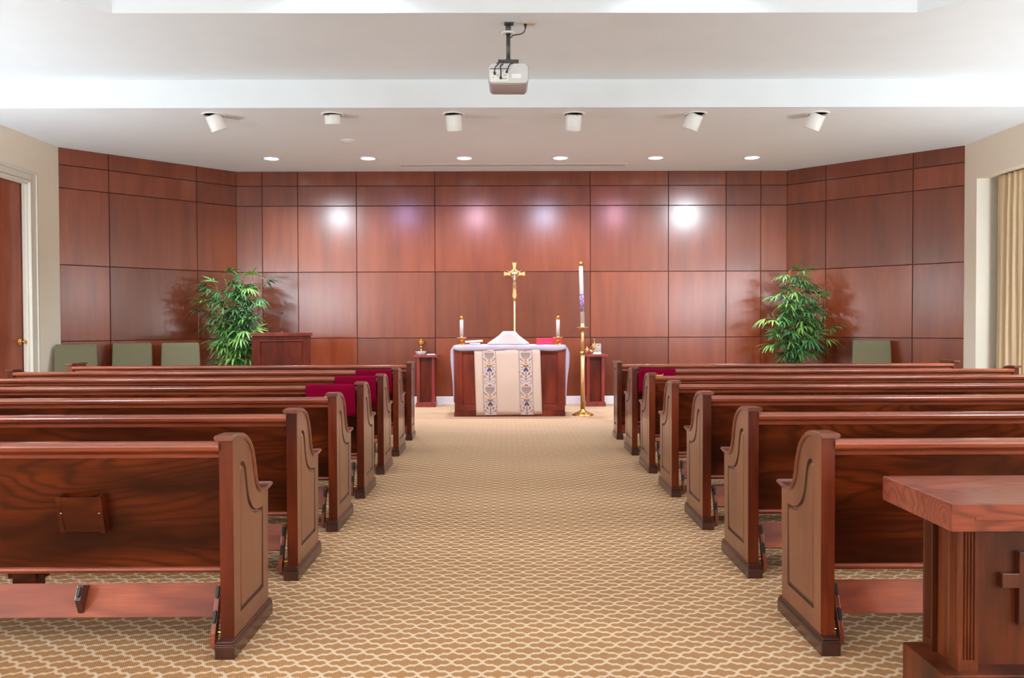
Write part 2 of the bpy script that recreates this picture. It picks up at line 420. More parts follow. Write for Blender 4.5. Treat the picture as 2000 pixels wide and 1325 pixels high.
# window behind the curtain
wn = MB(); X0 = XR+.30
wn.box(X0, X0+.05, WY0+.02, WY1-.02, 0.02, .12); wn.box(X0, X0+.05, WY0+.02, WY1-.02, WZ-.1, WZ-.02)
wn.box(X0-.02, X0+.05, WY1-.20, WY1-.02, .12, WZ-.1); wn.box(X0, X0+.05, WY0+.02, WY0+.12, .12, WZ-.1)
for y in (8.0, 9.5): wn.box(X0, X0+.05, y-.04, y+.04, .12, WZ-.1)
win = struct(wn.build('window_1', 'gray_frame', bevel=.004))
pn = MB(); pn.box(X0+.02, X0+.028, WY0+.08, WY1-.16, .1, WZ-.08); pn.build('window_pane', 'gray_frame', win)
# pleated curtain
M['curtain'] = plain('tan_curtain', S(214, 188, 150), .9, noise=.03, nscale=90)
cu = MB(); rows = []; rnd = random.Random(4); ph = 0; N = 420
ys = [6.75+(10.94-6.75)*k/N for k in range(N+1)]; phs = []
for y in ys: ph += 2*PI*(4.19/N)/(.095+.035*math.sin(y*3.1)+.02*math.sin(y*7.7)); phs.append(ph)
for z in [0.02, .5, 1.2, 2.0, 2.8, 3.1, 3.2, 3.26]:
    amp = .030 if z < 3 else .022
    rows.append([(XR+.17+amp*(.75+.4*math.sin(y*5.3+1))*math.sin(p+.3*math.sin(z*1.3+y*2))+.009*math.sin(2.3*p+z), y+.012*math.cos(p)*1, z) for y, p in zip(ys, phs)])
cu.grid(rows); o = cu.build('curtain', 'curtain')
sm = o.modifiers.new('thickness', 'SOLIDIFY'); sm.thickness = .003
tag(o, 'long tan pleated curtain hanging in the window recess of the right wall', 'curtain')

# ------------------------------------------------------------------ pews
# local frame: x runs from the aisle towards the side wall (sx mirrors it), y from the back of the pew towards the altar
PL_ = 3.87; TH = .0545
cap_top = catmull([(-.022, .878), (.04, .878), (.10, .875), (.15, .862), (.197, .838), (.243, .794), (.272, .732), (.292, .668), (.312, .628), (.338, .606), (.37, .595), (.42, .590), (.47, .591), (.512, .597)], 6)
slab_top = offset(list(cap_top)+[Vector((.5, -1)), Vector((-.02, -1))], .020)[:len(cap_top)]
slab_top = [p for p in slab_top if -.001 < p.x < .466]
slab = [(0, .05), (.455, .05), (.466, .572)]+[(p.x, p.y) for p in reversed(slab_top)]+[(0, slab_top[0].y)]
pan_c = catmull([(.08, .728), (.088, .748), (.112, .757), (.140, .746), (.158, .722), (.172, .680), (.182, .637), (.200, .592), (.228, .556), (.262, .532), (.300, .519), (.345, .513), (.388, .512)], 4)
pan = [(.385, .150), (.055+.02, .150)]+[(p.x, p.y) for p in pan_c]
def resample(poly, n):
    P = [Vector(p) for p in poly]; P.append(P[0]); L = [0]
    for a, b in zip(P, P[1:]): L.append(L[-1]+(b-a).length)
    return P, L
def recessed_face(mb, outline, hole, X, din, mi=0, mig=0):
    """face at x=X with a moulded panel: groove, cove and raised field; din = +1/-1 direction into the slab"""
    H0 = [Vector(p) for p in hole]; H1 = offset(H0, .004); H2 = offset(H0, .012); H3 = offset(H0, .020)
    pts = [(X, p[0], p[1]) for p in outline]+[(X, p[0], p[1]) for p in H0]
    for tri in tessellate_polygon([[Vector((p[0], p[1], 0)) for p in outline], [Vector((p[0], p[1], 0)) for p in H0]]):
        mb.poly([pts[i] for i in tri], mi)
    rings = [(H0, 0), (H1, .010), (H2, .011), (H3, .002)]
    for (ra, da), (rb, db) in zip(rings, rings[1:]):
        n = len(ra)
        for i in range(n):
            j = (i+1) % n
            mb.poly([(X+din*da, *ra[i]), (X+din*da, *ra[j]), (X+din*db, *rb[j]), (X+din*db, *rb[i])], mig if db > .009 else mi)
    r = [(X+din*.002, *p) for p in H3]
    for tri in tessellate_polygon([[Vector((p[0], p[1], 0)) for p in H3]]): mb.poly([r[i] for i in tri], mi)
def end_slab(mb, outline, hole, xa, xb, outer_is_a):
    """xa/xb faces; the recessed one faces away from the pew"""
    A, B = (xa, xb) if outer_is_a else (xb, xa)
    din = 1 if B > A else -1
    recessed_face(mb, outline, hole, A, din, 0, 2)
    r = [(B, *p) for p in outline]
    for tri in tessellate_polygon([[Vector((p[0], p[1], 0)) for p in outline]]): mb.poly([r[i] for i in tri], 0)
    n = len(outline)
    for i in range(n):
        j = (i+1) % n
        mb.poly([(A, *outline[i]), (A, *outline[j]), (B, *outline[j]), (B, *outline[i])], 1)
def sweep_cap(mb, path, x0, x1, th=.020):
    """flat moulding with eased edges following a (y,z) path"""
    rows = []; n = len(path)
    for i, p in enumerate(path):
        d = (path[min(i+1, n-1)]-path[max(i-1, 0)]).normalized(); nn = Vector((d.y, -d.x))   # downwards
        e = .006
        sec = [(x0+e, 0), (x1-e, 0), (x1, e), (x1, th*.55), (x1-.006, th), (x0+.006, th), (x0, th*.55), (x0, e)]
        rows.append([(x, p.x+nn.x*q, p.y+nn.y*q) for x, q in sec])
    mb.grid(rows, 0, True, True, smooth=False)
def rounded_rail(mb, x0, x1, y0, y1, z0, z1, n=6):
    """bullnose rail: rounded towards -y (the back) on top"""
    r = min((z1-z0)*.5, .016); pts = []
    for k in range(n+1):
        a = PI/2+PI/2*k/n; pts.append((y0+r+r*math.cos(a), z1-r+r*math.sin(a)))
    pts += [(y0+.004, z0+.008), (y0+.014, z0), (y1, z0)]
    for k in range(n+1):
        a = PI/2*k/n; pts.append((y1-r+r*math.cos(a), z1-r+r*math.sin(a)))
    mb.prism(pts, 'x', x0, x1)
def make_end(root, sx, near):
    far = not near
    xa, xb = (0, TH) if near else (PL_-TH, PL_)
    e = MB(); end_slab(e, slab, pan, sx*xa, sx*xb, near)
    eo = e.build('end_panel', ['end_z', 'post_z', 'base_y'], root)
    c = MB(); sweep_cap(c, cap_top, min(sx*(xa-.009), sx*(xb+.013)), max(sx*(xa-.009), sx*(xb+.013)))
    c.build('end_cap', 'cap_y', eo)
    b = MB(); q = [sx*(xa-.011), sx*(xb+.011)]; x0, x1 = min(q), max(q)
    b.box(x0, x1, -.040, .487, 0, .052); g = .009
    for a, bb, dz0, dz1 in ((0, .004, .052, .060), (.004, g, .060, .070)):
        b.box(x0+a+.001, x1-a-.001, -.040+a, .487-a, dz0, dz1)
    b.build('end_base', 'base_y', eo, bevel=.003)
    return eo
def make_pew(sx, name, label, group):
    root = thing(name, label, 'pew', group=group)
    make_end(root, sx, True); make_end(root, sx, False)
    i0, i1 = TH-.002, PL_-TH+.002; lo, hi = min(sx*i0, sx*i1), max(sx*i0, sx*i1)
    # leaning back panel with bottom moulding
    p = MB(); p.prism([(.028, .812), (.050, .812), (.147, .312), (.125, .312)], 'x', lo, hi)
    bp = p.build('back_panel', 'panel_x', root)
    m = MB(); rounded_rail(m, lo, hi, .108, .160, .296, .322)
    m.prism([(.020, .798), (.03, .808), (.045, .808), (.036, .784), (.029, .784)], 'x', lo, hi)
    m.build('moulding', 'rail_x', bp)
    r = MB(); rounded_rail(r, lo, hi, -.012, .062, .810, .848); r.build('top_rail', 'rail_x', root)
    s = MB(); s.prism([(.13, .405), (.13, .43), (.40, .446), (.485, .440), (.497, .425), (.49, .408), (.47, .402)], 'x', lo, hi)
    s.build('seat', 'panel_x', root, bevel=.004)
    # book rack
    k = MB(); c = sx*.622; w = .088
    k.prism([(.020, .628), (.030, .628), (.066, .483), (.056, .483)], 'x', c-w, c+w)
    for q in (c-w-.002, c+w-.016): k.prism([(.018, .630), (.062, .640), (.096, .478), (.054, .478)], 'x', q, q+.018)
    k.prism([(.058, .483), (.092, .483), (.090, .493), (.056, .493)], 'x', c-w+.016, c+w-.016)
    rk = k.build('book_rack', 'panel_x', root, bevel=.0015)
    for q in (c-w+.012, c+w-.012):
        z = MB(); z.lathe([(0, 0), (.0045, 0), (.0035, .002), (0, .0025)], n=10, mtx=Matrix.Translation((q, .0350, .563)) @ Matrix.Rotation(PI/2-.24, 4, 'X'))
        z.build('screw', 'silver', rk)
    # folded kneeler: board, pad, arms with rubber feet, foot blocks
    y0, z0, y1, z1 = .098, .122, .158, .243
    kb = MB(); ka, kc = TH+.058, PL_-TH-.058; lo2, hi2 = min(sx*ka, sx*kc), max(sx*ka, sx*kc)
    kb.prism([(y0, z0), (y1, z1), (y1+.018, z1-.008), (y0+.018, z0-.008)], 'x', lo2, hi2)
    dv = Vector((0, y1-y0, z1-z0)).normalized(); nv = Vector((0, -dv.z, dv.y))
    def onb(x, t, out=0): q = Vector((0, y0, z0))+dv*t+nv*out; return Vector((sx*x, q.y, q.z))
    W = math.hypot(y1-y0, z1-z0)
    x = .16; 
    while x < PL_-.1:
        for xx, tt in ((x, .03), (x, .105), (x+.125, .068)):
            q = onb(xx, tt, .0006); R = 0.0032
            kb.poly([q+Vector((R*math.cos(a), 0, 0))+dv*R*math.sin(a) for a in [2*PI*k/8 for k in range(8)]], 1)
        x += .25
    kn = kb.build('kneeler', ['kneel_x', 'screw'], root)
    pd = MB(); pd.prism([(y0+.019, z0-.006), (y1+.019, z1-.006), (y1+.05, z1-.02), (y0+.05, z0-.02)], 'x', lo2, hi2); pd.build('kneeler_pad', 'pad', kn, bevel=.012, seg=3)
    def rubber(p, par, ln=.042, wd=.016, lean=None):
        rb = MB(); L = lean or dv; n2 = Vector((0, -L.z, L.y)); rows = []
        for hgt, sc in ((0, 1), (.007, 1), (.010, .8)):
            ring = []
            for k in range(16):
                a = 2*PI*k/16; u = math.cos(a)*wd*.5*sc; v = math.sin(a)*wd*.5*sc+(1 if math.sin(a) >= 0 else -1)*(ln-wd)*.5
                ring.append(p+Vector((u, 0, 0))+L*v+n2*hgt)
            rows.append(ring)
        rb.grid(rows, 0, True, True); rb.build('rubber_pad', 'black_rubber', par)
    for xe in (TH+.040, PL_-TH-.060):
        am = MB(); a, b2 = sx*xe, sx*(xe+.020)
        am.prism([(.045, .016), (.062, .008), (.080, .016), (.098, .09), (.150, .215), (.158, .245), (.135, .252), (.118, .235), (.05, .07)], 'x', min(a, b2), max(a, b2))
        ar = am.build('kneeler_arm', 'rail_x', kn, bevel=.003)
        xm = xe+.010
        rubber(Vector((sx*xm, .113, .218)), ar, .05, .015, Vector((0, .38, .925)))
        rubber(Vector((sx*xm, .075, .128)), ar, .05, .015, Vector((0, .38, .925)))
        pin = MB(); q0, q1 = (xe, TH-.004) if xe < 1 else (xe+.02, PL_-TH+.004)
        pin.tube([(sx*q0, .062, .072), (sx*q1, .062, .072)], .007, 10); pin.build('hinge_pin', 'brass', ar)
    for xf in (.66, PL_/2, PL_-.66):
        fb = MB(); a, b2 = sx*xf-.012, sx*xf+.012
        q0, q1, q2, q3 = onb(xf, .128, 0), onb(xf, .015, 0), onb(xf, .058, .052), onb(xf, .118, .052)
        fb.prism([(q.y, q.z) for q in (q0, q1, q2, q3)], 'x', a, b2)
        fo = fb.build('foot_block', 'base_y', kn, bevel=.002)
        rubber(onb(xf, .092, .052), fo, .042, .015)
    for xs in (.94, PL_-.94):
        sb = MB(); sb.box(sx*xs-.05, sx*xs+.05, .19, .26, .21, .41); sb.box(sx*xs-.075, sx*xs+.075, .20, .25, .25, .40); sb.build('seat_bracket', 'panel_x', root, bevel=.003)
    return root
S0, SP = 3.219, .9805
XOL, XOR = -1.083, 1.243
ordn = ['nearest the camera', 'second from the camera', 'third from the camera', 'fourth from the camera', 'fifth from the camera', 'sixth from the camera']
extraL = {0: ', book rack showing on its back', 3: ', crimson cover on its rail', 4: ', crimson cover on its rail', 5: ', just behind the screen'}
extraR = {0: ', partly behind the pedestal stand', 5: ', with a lettered crimson cover'}
pews = {}
for sx, side, X, ex in ((-1, 'left', XOL, extraL), (1, 'right', XOR, extraR)):
    proto = None
    for i in range(6):
        lab = f'cherry wood pew {side} of the aisle, {ordn[i]}{ex.get(i, "")}'
        if proto is None: proto = make_pew(sx, 'church_pew', lab, f'pews {side} of the aisle'); o = proto
        else: o = copy_tree(proto); o['label'] = lab
        o.location = (X, S0+SP*i, 0); pews[(side, i)] = o

# front screens (flat square ends, no seat)
def make_screen(sx, name, label):
    root = thing(name, label, 'pew screen', group='screens in front of the first pews')
    D = .30
    for near in (True, False):
        xa, xb = (0, TH) if near else (PL_-TH, PL_)
        out = [(0, .05), (D, .05), (D, .862), (0, .862)]; hole = [(.06, .150), (D-.06, .150), (D-.06, .80), (.06, .80)]
        e = MB(); end_slab(e, out, hole, sx*xa, sx*xb, near); eo = e.build('end_panel', ['end_z', 'post_z', 'base_y'], root)
        c = MB(); q = [sx*(xa-.009), sx*(xb+.013)]; c.box(min(q), max(q), -.022, D+.018, .860, .880); c.build('end_cap', 'cap_y', eo, bevel=.006)
        b = MB(); q = [sx*(xa-.011), sx*(xb+.011)]; x0, x1 = min(q), max(q)
        b.box(x0, x1, -.040, D+.025, 0, .055); b.box(x0+.005, x1-.005, -.034, D+.019, .055, .070); b.build('end_base', 'base_y', eo, bevel=.003)
    i0, i1 = TH-.002, PL_-TH+.002; lo, hi = min(sx*i0, sx*i1), max(sx*i0, sx*i1)
    p = MB(); p.box(lo, hi, .03, .055, .06, .812); bp = p.build('back_panel', 'panel_x', root)
    m = MB(); m.box(lo, hi, .018, .03, .772, .80); m.box(lo, hi, .02, .03, .06, .16); m.build('moulding', 'rail_x', bp, bevel=.003)
    r = MB(); rounded_rail(r, lo, hi, -.012, .09, .810, .848); r.build('top_rail', 'rail_x', root)
    return root
for sx, side, X in ((-1, 'left', XOL), (1, 'right', XOR)):
    o = make_screen(sx, 'pew_screen', f'cherry wood screen with square ends in front of the {side} pews')
    o.location = (X, 9.225, 0)

# crimson covers over pew backs with gold lettering
def runner(side, i, label, zt, w):
    sx = -1 if side == 'left' else 1; X = XOL if sx < 0 else XOR; Y = S0+SP*i
    x0 = TH+.006; lo, hi = min(sx*x0, sx*(x0+w)), max(sx*x0, sx*(x0+w))
    path = [(.012, .615), (.002, .66), (-.012, .72), (-.021, .775), (-.022, .825)]
    for k in range(1, 6):
        a = PI-PI/2*k/6; path.append((-.004+.018*math.cos(a), .836+.018*math.sin(a)))
    path += [(.02, .855), (.05, .854), (.067, .845), (.071, .82), (.072, .76), (.084, .69), (.098, .62)]
    mb = MB(); rows = []
    for k in range(25):
        x = lo+(hi-lo)*k/24
        rows.append([(x, y+.003*math.sin(k*.9+z*20)*(z < .8), z+.002*math.sin(k*.7)*(z < .63)) for y, z in path])
    mb.grid(rows); o = mb.build('pew_cover', 'velvet', loc=(X, Y, 0))
    sd = o.modifiers.new('thickness', 'SOLIDIFY'); sd.thickness = .004; sd.offset = 1
    tag(o, label, 'pew cover', 'crimson reserved covers')
    cu = bpy.data.curves.new('lettering', 'FONT'); cu.body = 'Reserved'; cu.size = .052; cu.shear = .45; cu.extrude = .0006; cu.offset = .0009
    cu.space_character = .92; cu.align_x = 'CENTER'; to = bpy.data.objects.new('lettering', cu); COL.objects.link(to)
    me = bpy.data.meshes.new_from_object(to.evaluated_get(bpy.context.evaluated_depsgraph_get())); bpy.data.objects.remove(to)
    me.materials.clear(); me.materials.append(M['gold_thread'])
    me.transform(Matrix.Scale(.60, 4, (1, 0, 0)))
    q = bpy.data.objects.new('lettering', me); COL.objects.link(q); q.parent = o
    q.location = ((lo+hi)/2, -.0275, zt-.038); q.rotation_euler = (PI/2-.03, 0, 0); q['label'] = 'gold script lettering'
runner('left', 3, 'crimson velvet cover over the fourth left pew back, nearest of the three on the left', .782, .37)
runner('left', 4, 'crimson velvet cover over the fifth left pew back, middle of the three on the left', .782, .36)
runner('left', 5, 'crimson velvet cover over the sixth left pew back, farthest of the three on the left', .782, .36)
runner('right', 5, 'dark crimson velvet cover with gold script on the sixth right pew, alone on its side', .815, .37)

# ------------------------------------------------------------------ altar
AX0, AX1, AY0, AY1, AZ = -.745, .817, 11.545, 12.15, 1.0
al = thing('altar', 'cherry wood panelled altar table under white linen at the end of the aisle', 'altar', ((AX0+AX1)/2, (AY0+AY1)/2, 0))
ax, ay = (AX0+AX1)/2, (AY0+AY1)/2; hw, hd = (AX1-AX0)/2, (AY1-AY0)/2
bd = MB(); t_ = .055
out = [(-hw, .09), (hw, .09), (hw, AZ-.004), (-hw, AZ-.004)]; hole = [(-hw+.105, .150), (hw-.105, .150), (hw-.105, .905), (-hw+.105, .905)]
# front face with moulded panel (x-z plane at y=-hd)
H = [Vector(p) for p in hole]; pts = [(p[0], -hd, p[1]) for p in out+hole]
for tri in tessellate_polygon([[Vector((p[0], p[1], 0)) for p in out], [Vector((p[0], p[1], 0)) for p in hole]]): bd.poly([pts[i] for i in tri])
rg = [(H, 0), (offset(H, .012), .016), (offset(H, .022), .018), (offset(H, .030), .012)]
for (ra, da), (rb, db) in zip(rg, rg[1:]):
    for i in range(4): j = (i+1) % 4; bd.poly([(ra[i].x, -hd+da, ra[i].y), (ra[j].x, -hd+da, ra[j].y), (rb[j].x, -hd+db, rb[j].y), (rb[i].x, -hd+db, rb[i].y)])
bd.poly([(p.x, -hd+.012, p.y) for p in rg[-1][0]])
z0, z1 = .09, AZ-.004
bd.poly([(-hw, hd, z0), (hw, hd, z0), (hw, hd, z1), (-hw, hd, z1)]); bd.poly([(-hw, -hd, z0), (-hw, hd, z0), (-hw, hd, z1), (-hw, -hd, z1)])
bd.poly([(hw, -hd, z0), (hw, hd, z0), (hw, hd, z1), (hw, -hd, z1)]); bd.poly([(-hw, -hd, z1), (hw, -hd, z1), (hw, hd, z1), (-hw, hd, z1)])
bd.build('altar_body', 'altar_z', al)
pb = MB(); pb.box(-hw-.006, hw+.006, -hd-.012, hd+.006, 0, .062); pb.box(-hw-.001, hw+.001, -hd-.006, hd+.002, .062, .084); pb.box(-hw, hw, -hd, hd, .084, .092)
pb.build('plinth', 'altar_z', al, bevel=.005)

# linen: top, short front and back drops, long side falls with soft corners
cl = MB(); rows = []
NX = 48; NY = 14
def cl_pt(u, v):
    """u across (-1..1 on the table, beyond = side fall), v depth (0..1 on the table, below 0 = front drop)"""
    x = ax+u*hw; y = AY0-.004+v*(AY1-AY0+.008); z = AZ+.010
    return x, y, z
prof = []   # along the width: left fall, top, right fall
for k in range(13):
    t = k/12; prof.append((AX0-.030-.040*math.sin(min(1, (1-t)*.0+t*1.0)*PI*.5)*.9-.012*math.sin(t*7), .20+t*.72))
prof = [(AX0-.016-.052*min(1, max(0, (z-.2)/.6))-.004*math.sin(z*11), z) for z in [.20+.06*k for k in range(13)]]
prof += [(AX0-.052, .955), (AX0-.030, .985), (AX0-.006, 1.004), (AX0+.03, AZ+.010)]
n_left = len(prof)
prof += [(AX0+.03+(AX1-AX0-.06)*k/24, AZ+.010+.0015*math.sin(k*1.3)) for k in range(1, 25)]
prof += [(AX1+.006, 1.004), (AX1+.030, .985), (AX1+.052, .955)]
prof += [(AX1+.016+.052*min(1, max(0, (z-.15)/.6))+.004*math.sin(z*9), z) for z in [.90-.0625*k for k in range(13)]]
for (x, z) in prof:
    row = []
    side = z < .99
    for v in range(10):
        y = AY0-.004+(AY1-AY0+.008)*v/9
        if side: y = AY0+.015+(AY1-AY0-.03)*v/9+.012*math.sin(z*5+v)
        xx = x+(.006*math.sin(v*1.7+z*6) if side else 0)
        if side and v < 2:
            xe = AX0 if x < ax else AX1
            xx = xe+(x-xe)*(.06 if v == 0 else .72); y = AY0+(.012 if v == 0 else .002)
        row.append((xx, y, z))
    rows.append(row)
cl.grid(rows)
fr = []
for k in range(33):
    t = k/32; x = AX0-.012+(AX1-AX0+.024)*t; sag = .074+.006*math.sin(t*9)+.004*math.sin(t*23); lift = .02*(math.exp(-((t)/.03)**2)+math.exp(-((1-t)/.03)**2))
    fr.append([(x, AY0+.02, AZ+.010), (x, AY0-.006, AZ+.009), (x, AY0-.020, AZ-.004), (x, AY0-.026-.004*math.sin(t*31), AZ-.035), (x, AY0-.026-.005*math.sin(t*31+1), AZ+.010-sag+lift)])
cl.grid(fr)
o = cl.build('altar_cloth', 'linen'); sd = o.modifiers.new('thickness', 'SOLIDIFY'); sd.thickness = .003
tag(o, 'white linen cloth covering the altar top and hanging down both ends', 'altar cloth')

# ivory frontal with two tapestry bands
FT, FB = .945, .018; FY = AY0-.022
fx = lambda s, z: (-.466+.932*s) + (FT-z)/(FT-FB)*.026
fz = lambda s, z: z
fro = MB(); rows = []
for k in range(15):
    z = FT-(FT-FB)*k/14; rows.append([(fx(s/24, z), FY-.004*math.sin(s*.5+k*.35)*k/14+.0, z+(.014*(s/24) if k == 14 else 0)) for s in range(25)])
fro.grid(rows); o = fro.build('altar_frontal', 'ivory'); sd = o.modifiers.new('thickness', 'SOLIDIFY'); sd.thickness = .003; sd.offset = 0
tag(o, 'ivory altar frontal with two flowered tapestry bands hanging down the altar front', 'altar frontal'); frontal = o
def band(cx):
    B = MB(); yb = FY-.0075
    def P(u, z, lift=0): return (cx+u+(FT-z)/(FT-FB)*.022, yb-lift, z)
    hb = .094
    rows = [[P(u*hb, FT-.012-(FT-FB-.02)*k/12) for u in (-1, 1)] for k in range(13)]
    B.grid(rows, 0)
    for u in (-hb, hb-.006): B.grid([[P(u+q, FT-.012-(FT-FB-.02)*k/12, .0004) for q in (0, .006)] for k in range(13)], 1)
    def ell(u, z, ru, rz, mi, rot=0, n=12, a0=0, a1=2*PI):
        pp = []
        for k in range(n+(a1-a0 < 2*PI)):
            a = a0+(a1-a0)*k/n; x, y = ru*math.cos(a), rz*math.sin(a)
            pp.append((u+x*math.cos(rot)-y*math.sin(rot), z+x*math.sin(rot)+y*math.cos(rot)))
        pp = [(x, min(FT-.012, max(FB+.012, y))) for x, y in pp]
        try: B.poly([P(x, y, .0008) for x, y in pp], mi)
        except ValueError: pass
    def stroke(pts, w, mi):
        pts = catmull(pts, 4); L = []
        for i, p in enumerate(pts):
            d = (pts[min(i+1, len(pts)-1)]-pts[max(i-1, 0)]).normalized(); nn = Vector((-d.y, d.x))*w*.5
            L.append([P(p.x-nn.x, min(FT-.01, max(FB+.01, p.y-nn.y)), .001), P(p.x+nn.x, min(FT-.01, max(FB+.01, p.y+nn.y)), .001)])
        B.grid(L, mi)
    for rep in (0, 1, 2):
        Z = .897-.485*rep + (0 if rep < 2 else 0)
        if rep == 2: Z = FB-.2
        if rep < 2:
            for k in range(6): ell(-.05+.02*k, Z+.016, .008, .006, 6)
            ell(0, Z+.032, .03, .007, 6)
            ell(0, Z, .066, .088, 1, 0, 16, PI, 2*PI)
            for k in range(-4, 5): stroke([(k*.0135, Z-.006), (k*.011, Z-.045), (k*.006, Z-.078)], .0028, 0)
            stroke([(-.07, Z), (0, Z+.001), (.07, Z)], .006, 1)
            ell(0, Z-.108, .016, .016, 6); stroke([(-.045, Z-.128), (0, Z-.124), (.045, Z-.128)], .006, 6)
            ell(0, Z-.145, .02, .012, 5); ell(0, Z-.182, .045, .010, 4)
            for s in (-1, 1):
                ell(s*.074, Z-.082, .020, .007, 4, s*.9); ell(s*.052, Z-.10, .012, .006, 2, -s*.8)
                stroke([(s*.045, Z-.086), (s*.058, Z-.106), (s*.04, Z-.118)], .005, 2)
                ell(s*.060, Z-.156, .018, .009, 5); ell(s*.026, Z-.168, .016, .006, 4)
                stroke([(s*.076, Z-.19), (s*.05, Z-.205), (s*.052, Z-.235), (s*.078, Z-.24)], .006, 2)
                stroke([(s*.02, Z-.20), (s*.045, Z-.196), (s*.07, Z-.212)], .005, 2)
                ell(s*.022, Z-.245, .014, .02, 3, s*.3); ell(s*.045, Z-.29, .010, .022, 4, -s*.5)
                stroke([(0, Z-.33), (s*.03, Z-.305), (s*.035, Z-.27)], .0045, 2)
                ell(s*.070, Z-.325, .020, .016, 6, s*.3); stroke([(s*.085, Z-.345), (s*.04, Z-.345), (0, Z-.385)], .005, 2)
                stroke([(s*.012, Z-.405), (s*.05, Z-.385), (s*.078, Z-.41), (s*.06, Z-.435), (s*.04, Z-.42)], .0055, 2)
                ell(s*.083, Z-.27, .006, .010, 2); ell(s*.083, Z-.12, .006, .008, 6); ell(s*.08, Z-.37, .007, .006, 1)
            ell(0, Z-.20, .022, .008, 6); ell(0, Z-.225, .022, .024, 3)
            for zz in (.27, .30, .33, .36): ell(0, Z-zz, .008, .013, 2)
            stroke([(0, Z-.26), (0, Z-.42)], .004, 2); ell(0, Z-.45, .02, .008, 6)
    o = B.build('tapestry_band', ['band', 't_gray', 't_dark', 't_blue', 't_olive', 't_gold', 't_salmon'], frontal, recalc=False)
    o['label'] = 'tapestry band of urns and flowers'
band(-.257); band(.257)

TZ = AZ+.0125
# chalice under a veil
v = MB(); rows = []
n = 48
for (w0, d0, z) in ((.298, .16, 0), (.292, .155, .022), (.24, .14, .06), (.185, .125, .10), (.14, .115, .135), (.098, .10, .182), (.088, .092, .190)):
    ring = []
    for k in range(n):
        a = 2*PI*k/n; ca, sa = math.cos(a), math.sin(a); e = .55
        x = (abs(ca)**e)*(1 if ca >= 0 else -1)*w0; y = (abs(sa)**e)*(1 if sa >= 0 else -1)*d0
        fl = (1+.035*math.sin(6*a+.6)*max(0, 1-z/.18)); ring.append((x*fl+.012*(z/.19), y*fl, z+.001))
    rows.append(ring)
v.grid(rows, 0, True, True)
o = v.build('chalice_veil', 'veil', loc=(.018, 11.84, TZ)); tag(o, 'cream veil draped over a chalice at the centre of the altar', 'chalice veil')

def candlestick(X, Y, label, clabel):
    r = thing('candlestick', label, 'candlestick', (X, Y, TZ), group='altar candlesticks')
    b = MB(); b.lathe([(.064, 0), (.064, .006), (.048, .014), (.026, .028), (.014, .040)], n=24); b.build('base', 'brass', r)
    s = MB(); s.lathe([(.013, .038), (.012, .045), (.026, .055), (.029, .065), (.025, .076), (.012, .084), (.012, .090)], n=20); s.build('knop', 'brass', r)
    d = MB(); d.lathe([(.012, .088), (.05, .094), (.075, .104), (.076, .107), (.05, .100), (.02, .098), (.021, .122), (.019, .124), (0, .124)], n=28); d.build('drip_pan', 'satin_brass', r)
    c = thing('candle', clabel, 'candle', (X, Y, TZ+.1245), group='altar candles')
    w = MB(); w.lathe([(.0255, 0), (.0255, .235), (.022, .237), (0, .237)], n=24); w.build('wax', 'wax', c)
    f = MB(); f.lathe([(.027, .232), (.027, .284), (.024, .288), (.010, .287), (0, .286)], n=24); f.build('follower', 'brass', c)
    f = MB(); f.tube([(0, 0, .285), (.001, 0, .297)], .0015, 6); f.build('wick', 'black', c)
candlestick(-.652, 11.70, 'brass candlestick on the left end of the altar', 'white altar candle with brass cap standing in the left candlestick')
candlestick(.727, 11.66, 'brass candlestick on the right end of the altar, in front of a red book', 'white altar candle with brass cap standing in the right candlestick')
def book(name, label, L, D, T, cover, loc, rz=0, rx=0, ry=0, g=None):
    r = thing(name, label, 'book', loc, rz, g); r.rotation_euler = (rx, ry, rz)
    p = MB(); p.box(-L/2+.004, L/2-.002, -D/2+.004, D/2-.004, .003, T-.003); p.build('pages', 'paper', r)
    c = MB(); c.box(-L/2, L/2, -D/2, D/2, 0, .003); c.box(-L/2, L/2, -D/2, D/2, T-.003, T); c.box(-L/2, -L/2+.003, -D/2, D/2, .003, T-.003); c.build('cover', cover, r, bevel=.001)
    return r
book('book', 'tan book lying on the altar under the white book', .155, .11, .030, 'tan_book', (-.466, 11.78, TZ+.001), .06)
book('book', 'white book lying tilted on top of the tan book beside the left candlestick', .25, .19, .022, 'paper', (-.480, 11.80, TZ+.037), .08, 0, -.055)
rb = book('book', 'thick red book lying on the right of the altar with a purple ribbon', .26, .36, .088, 'red_book', (.605, 11.90, TZ+.001), PI/2-.02)
q = MB(); q.grid([[(-.16+.03*k-.022*(k == 0), -.131-.012*(1-k/5)-.02*(k == 0), .004+.034*k/5), (-.135+.034*k, -.131-.012*(1-k/5), .004+.05*k/5-.003*k)] for k in range(6)])
q.build('ribbon', 'purple', rb, rot=(0, 0, -PI/2))

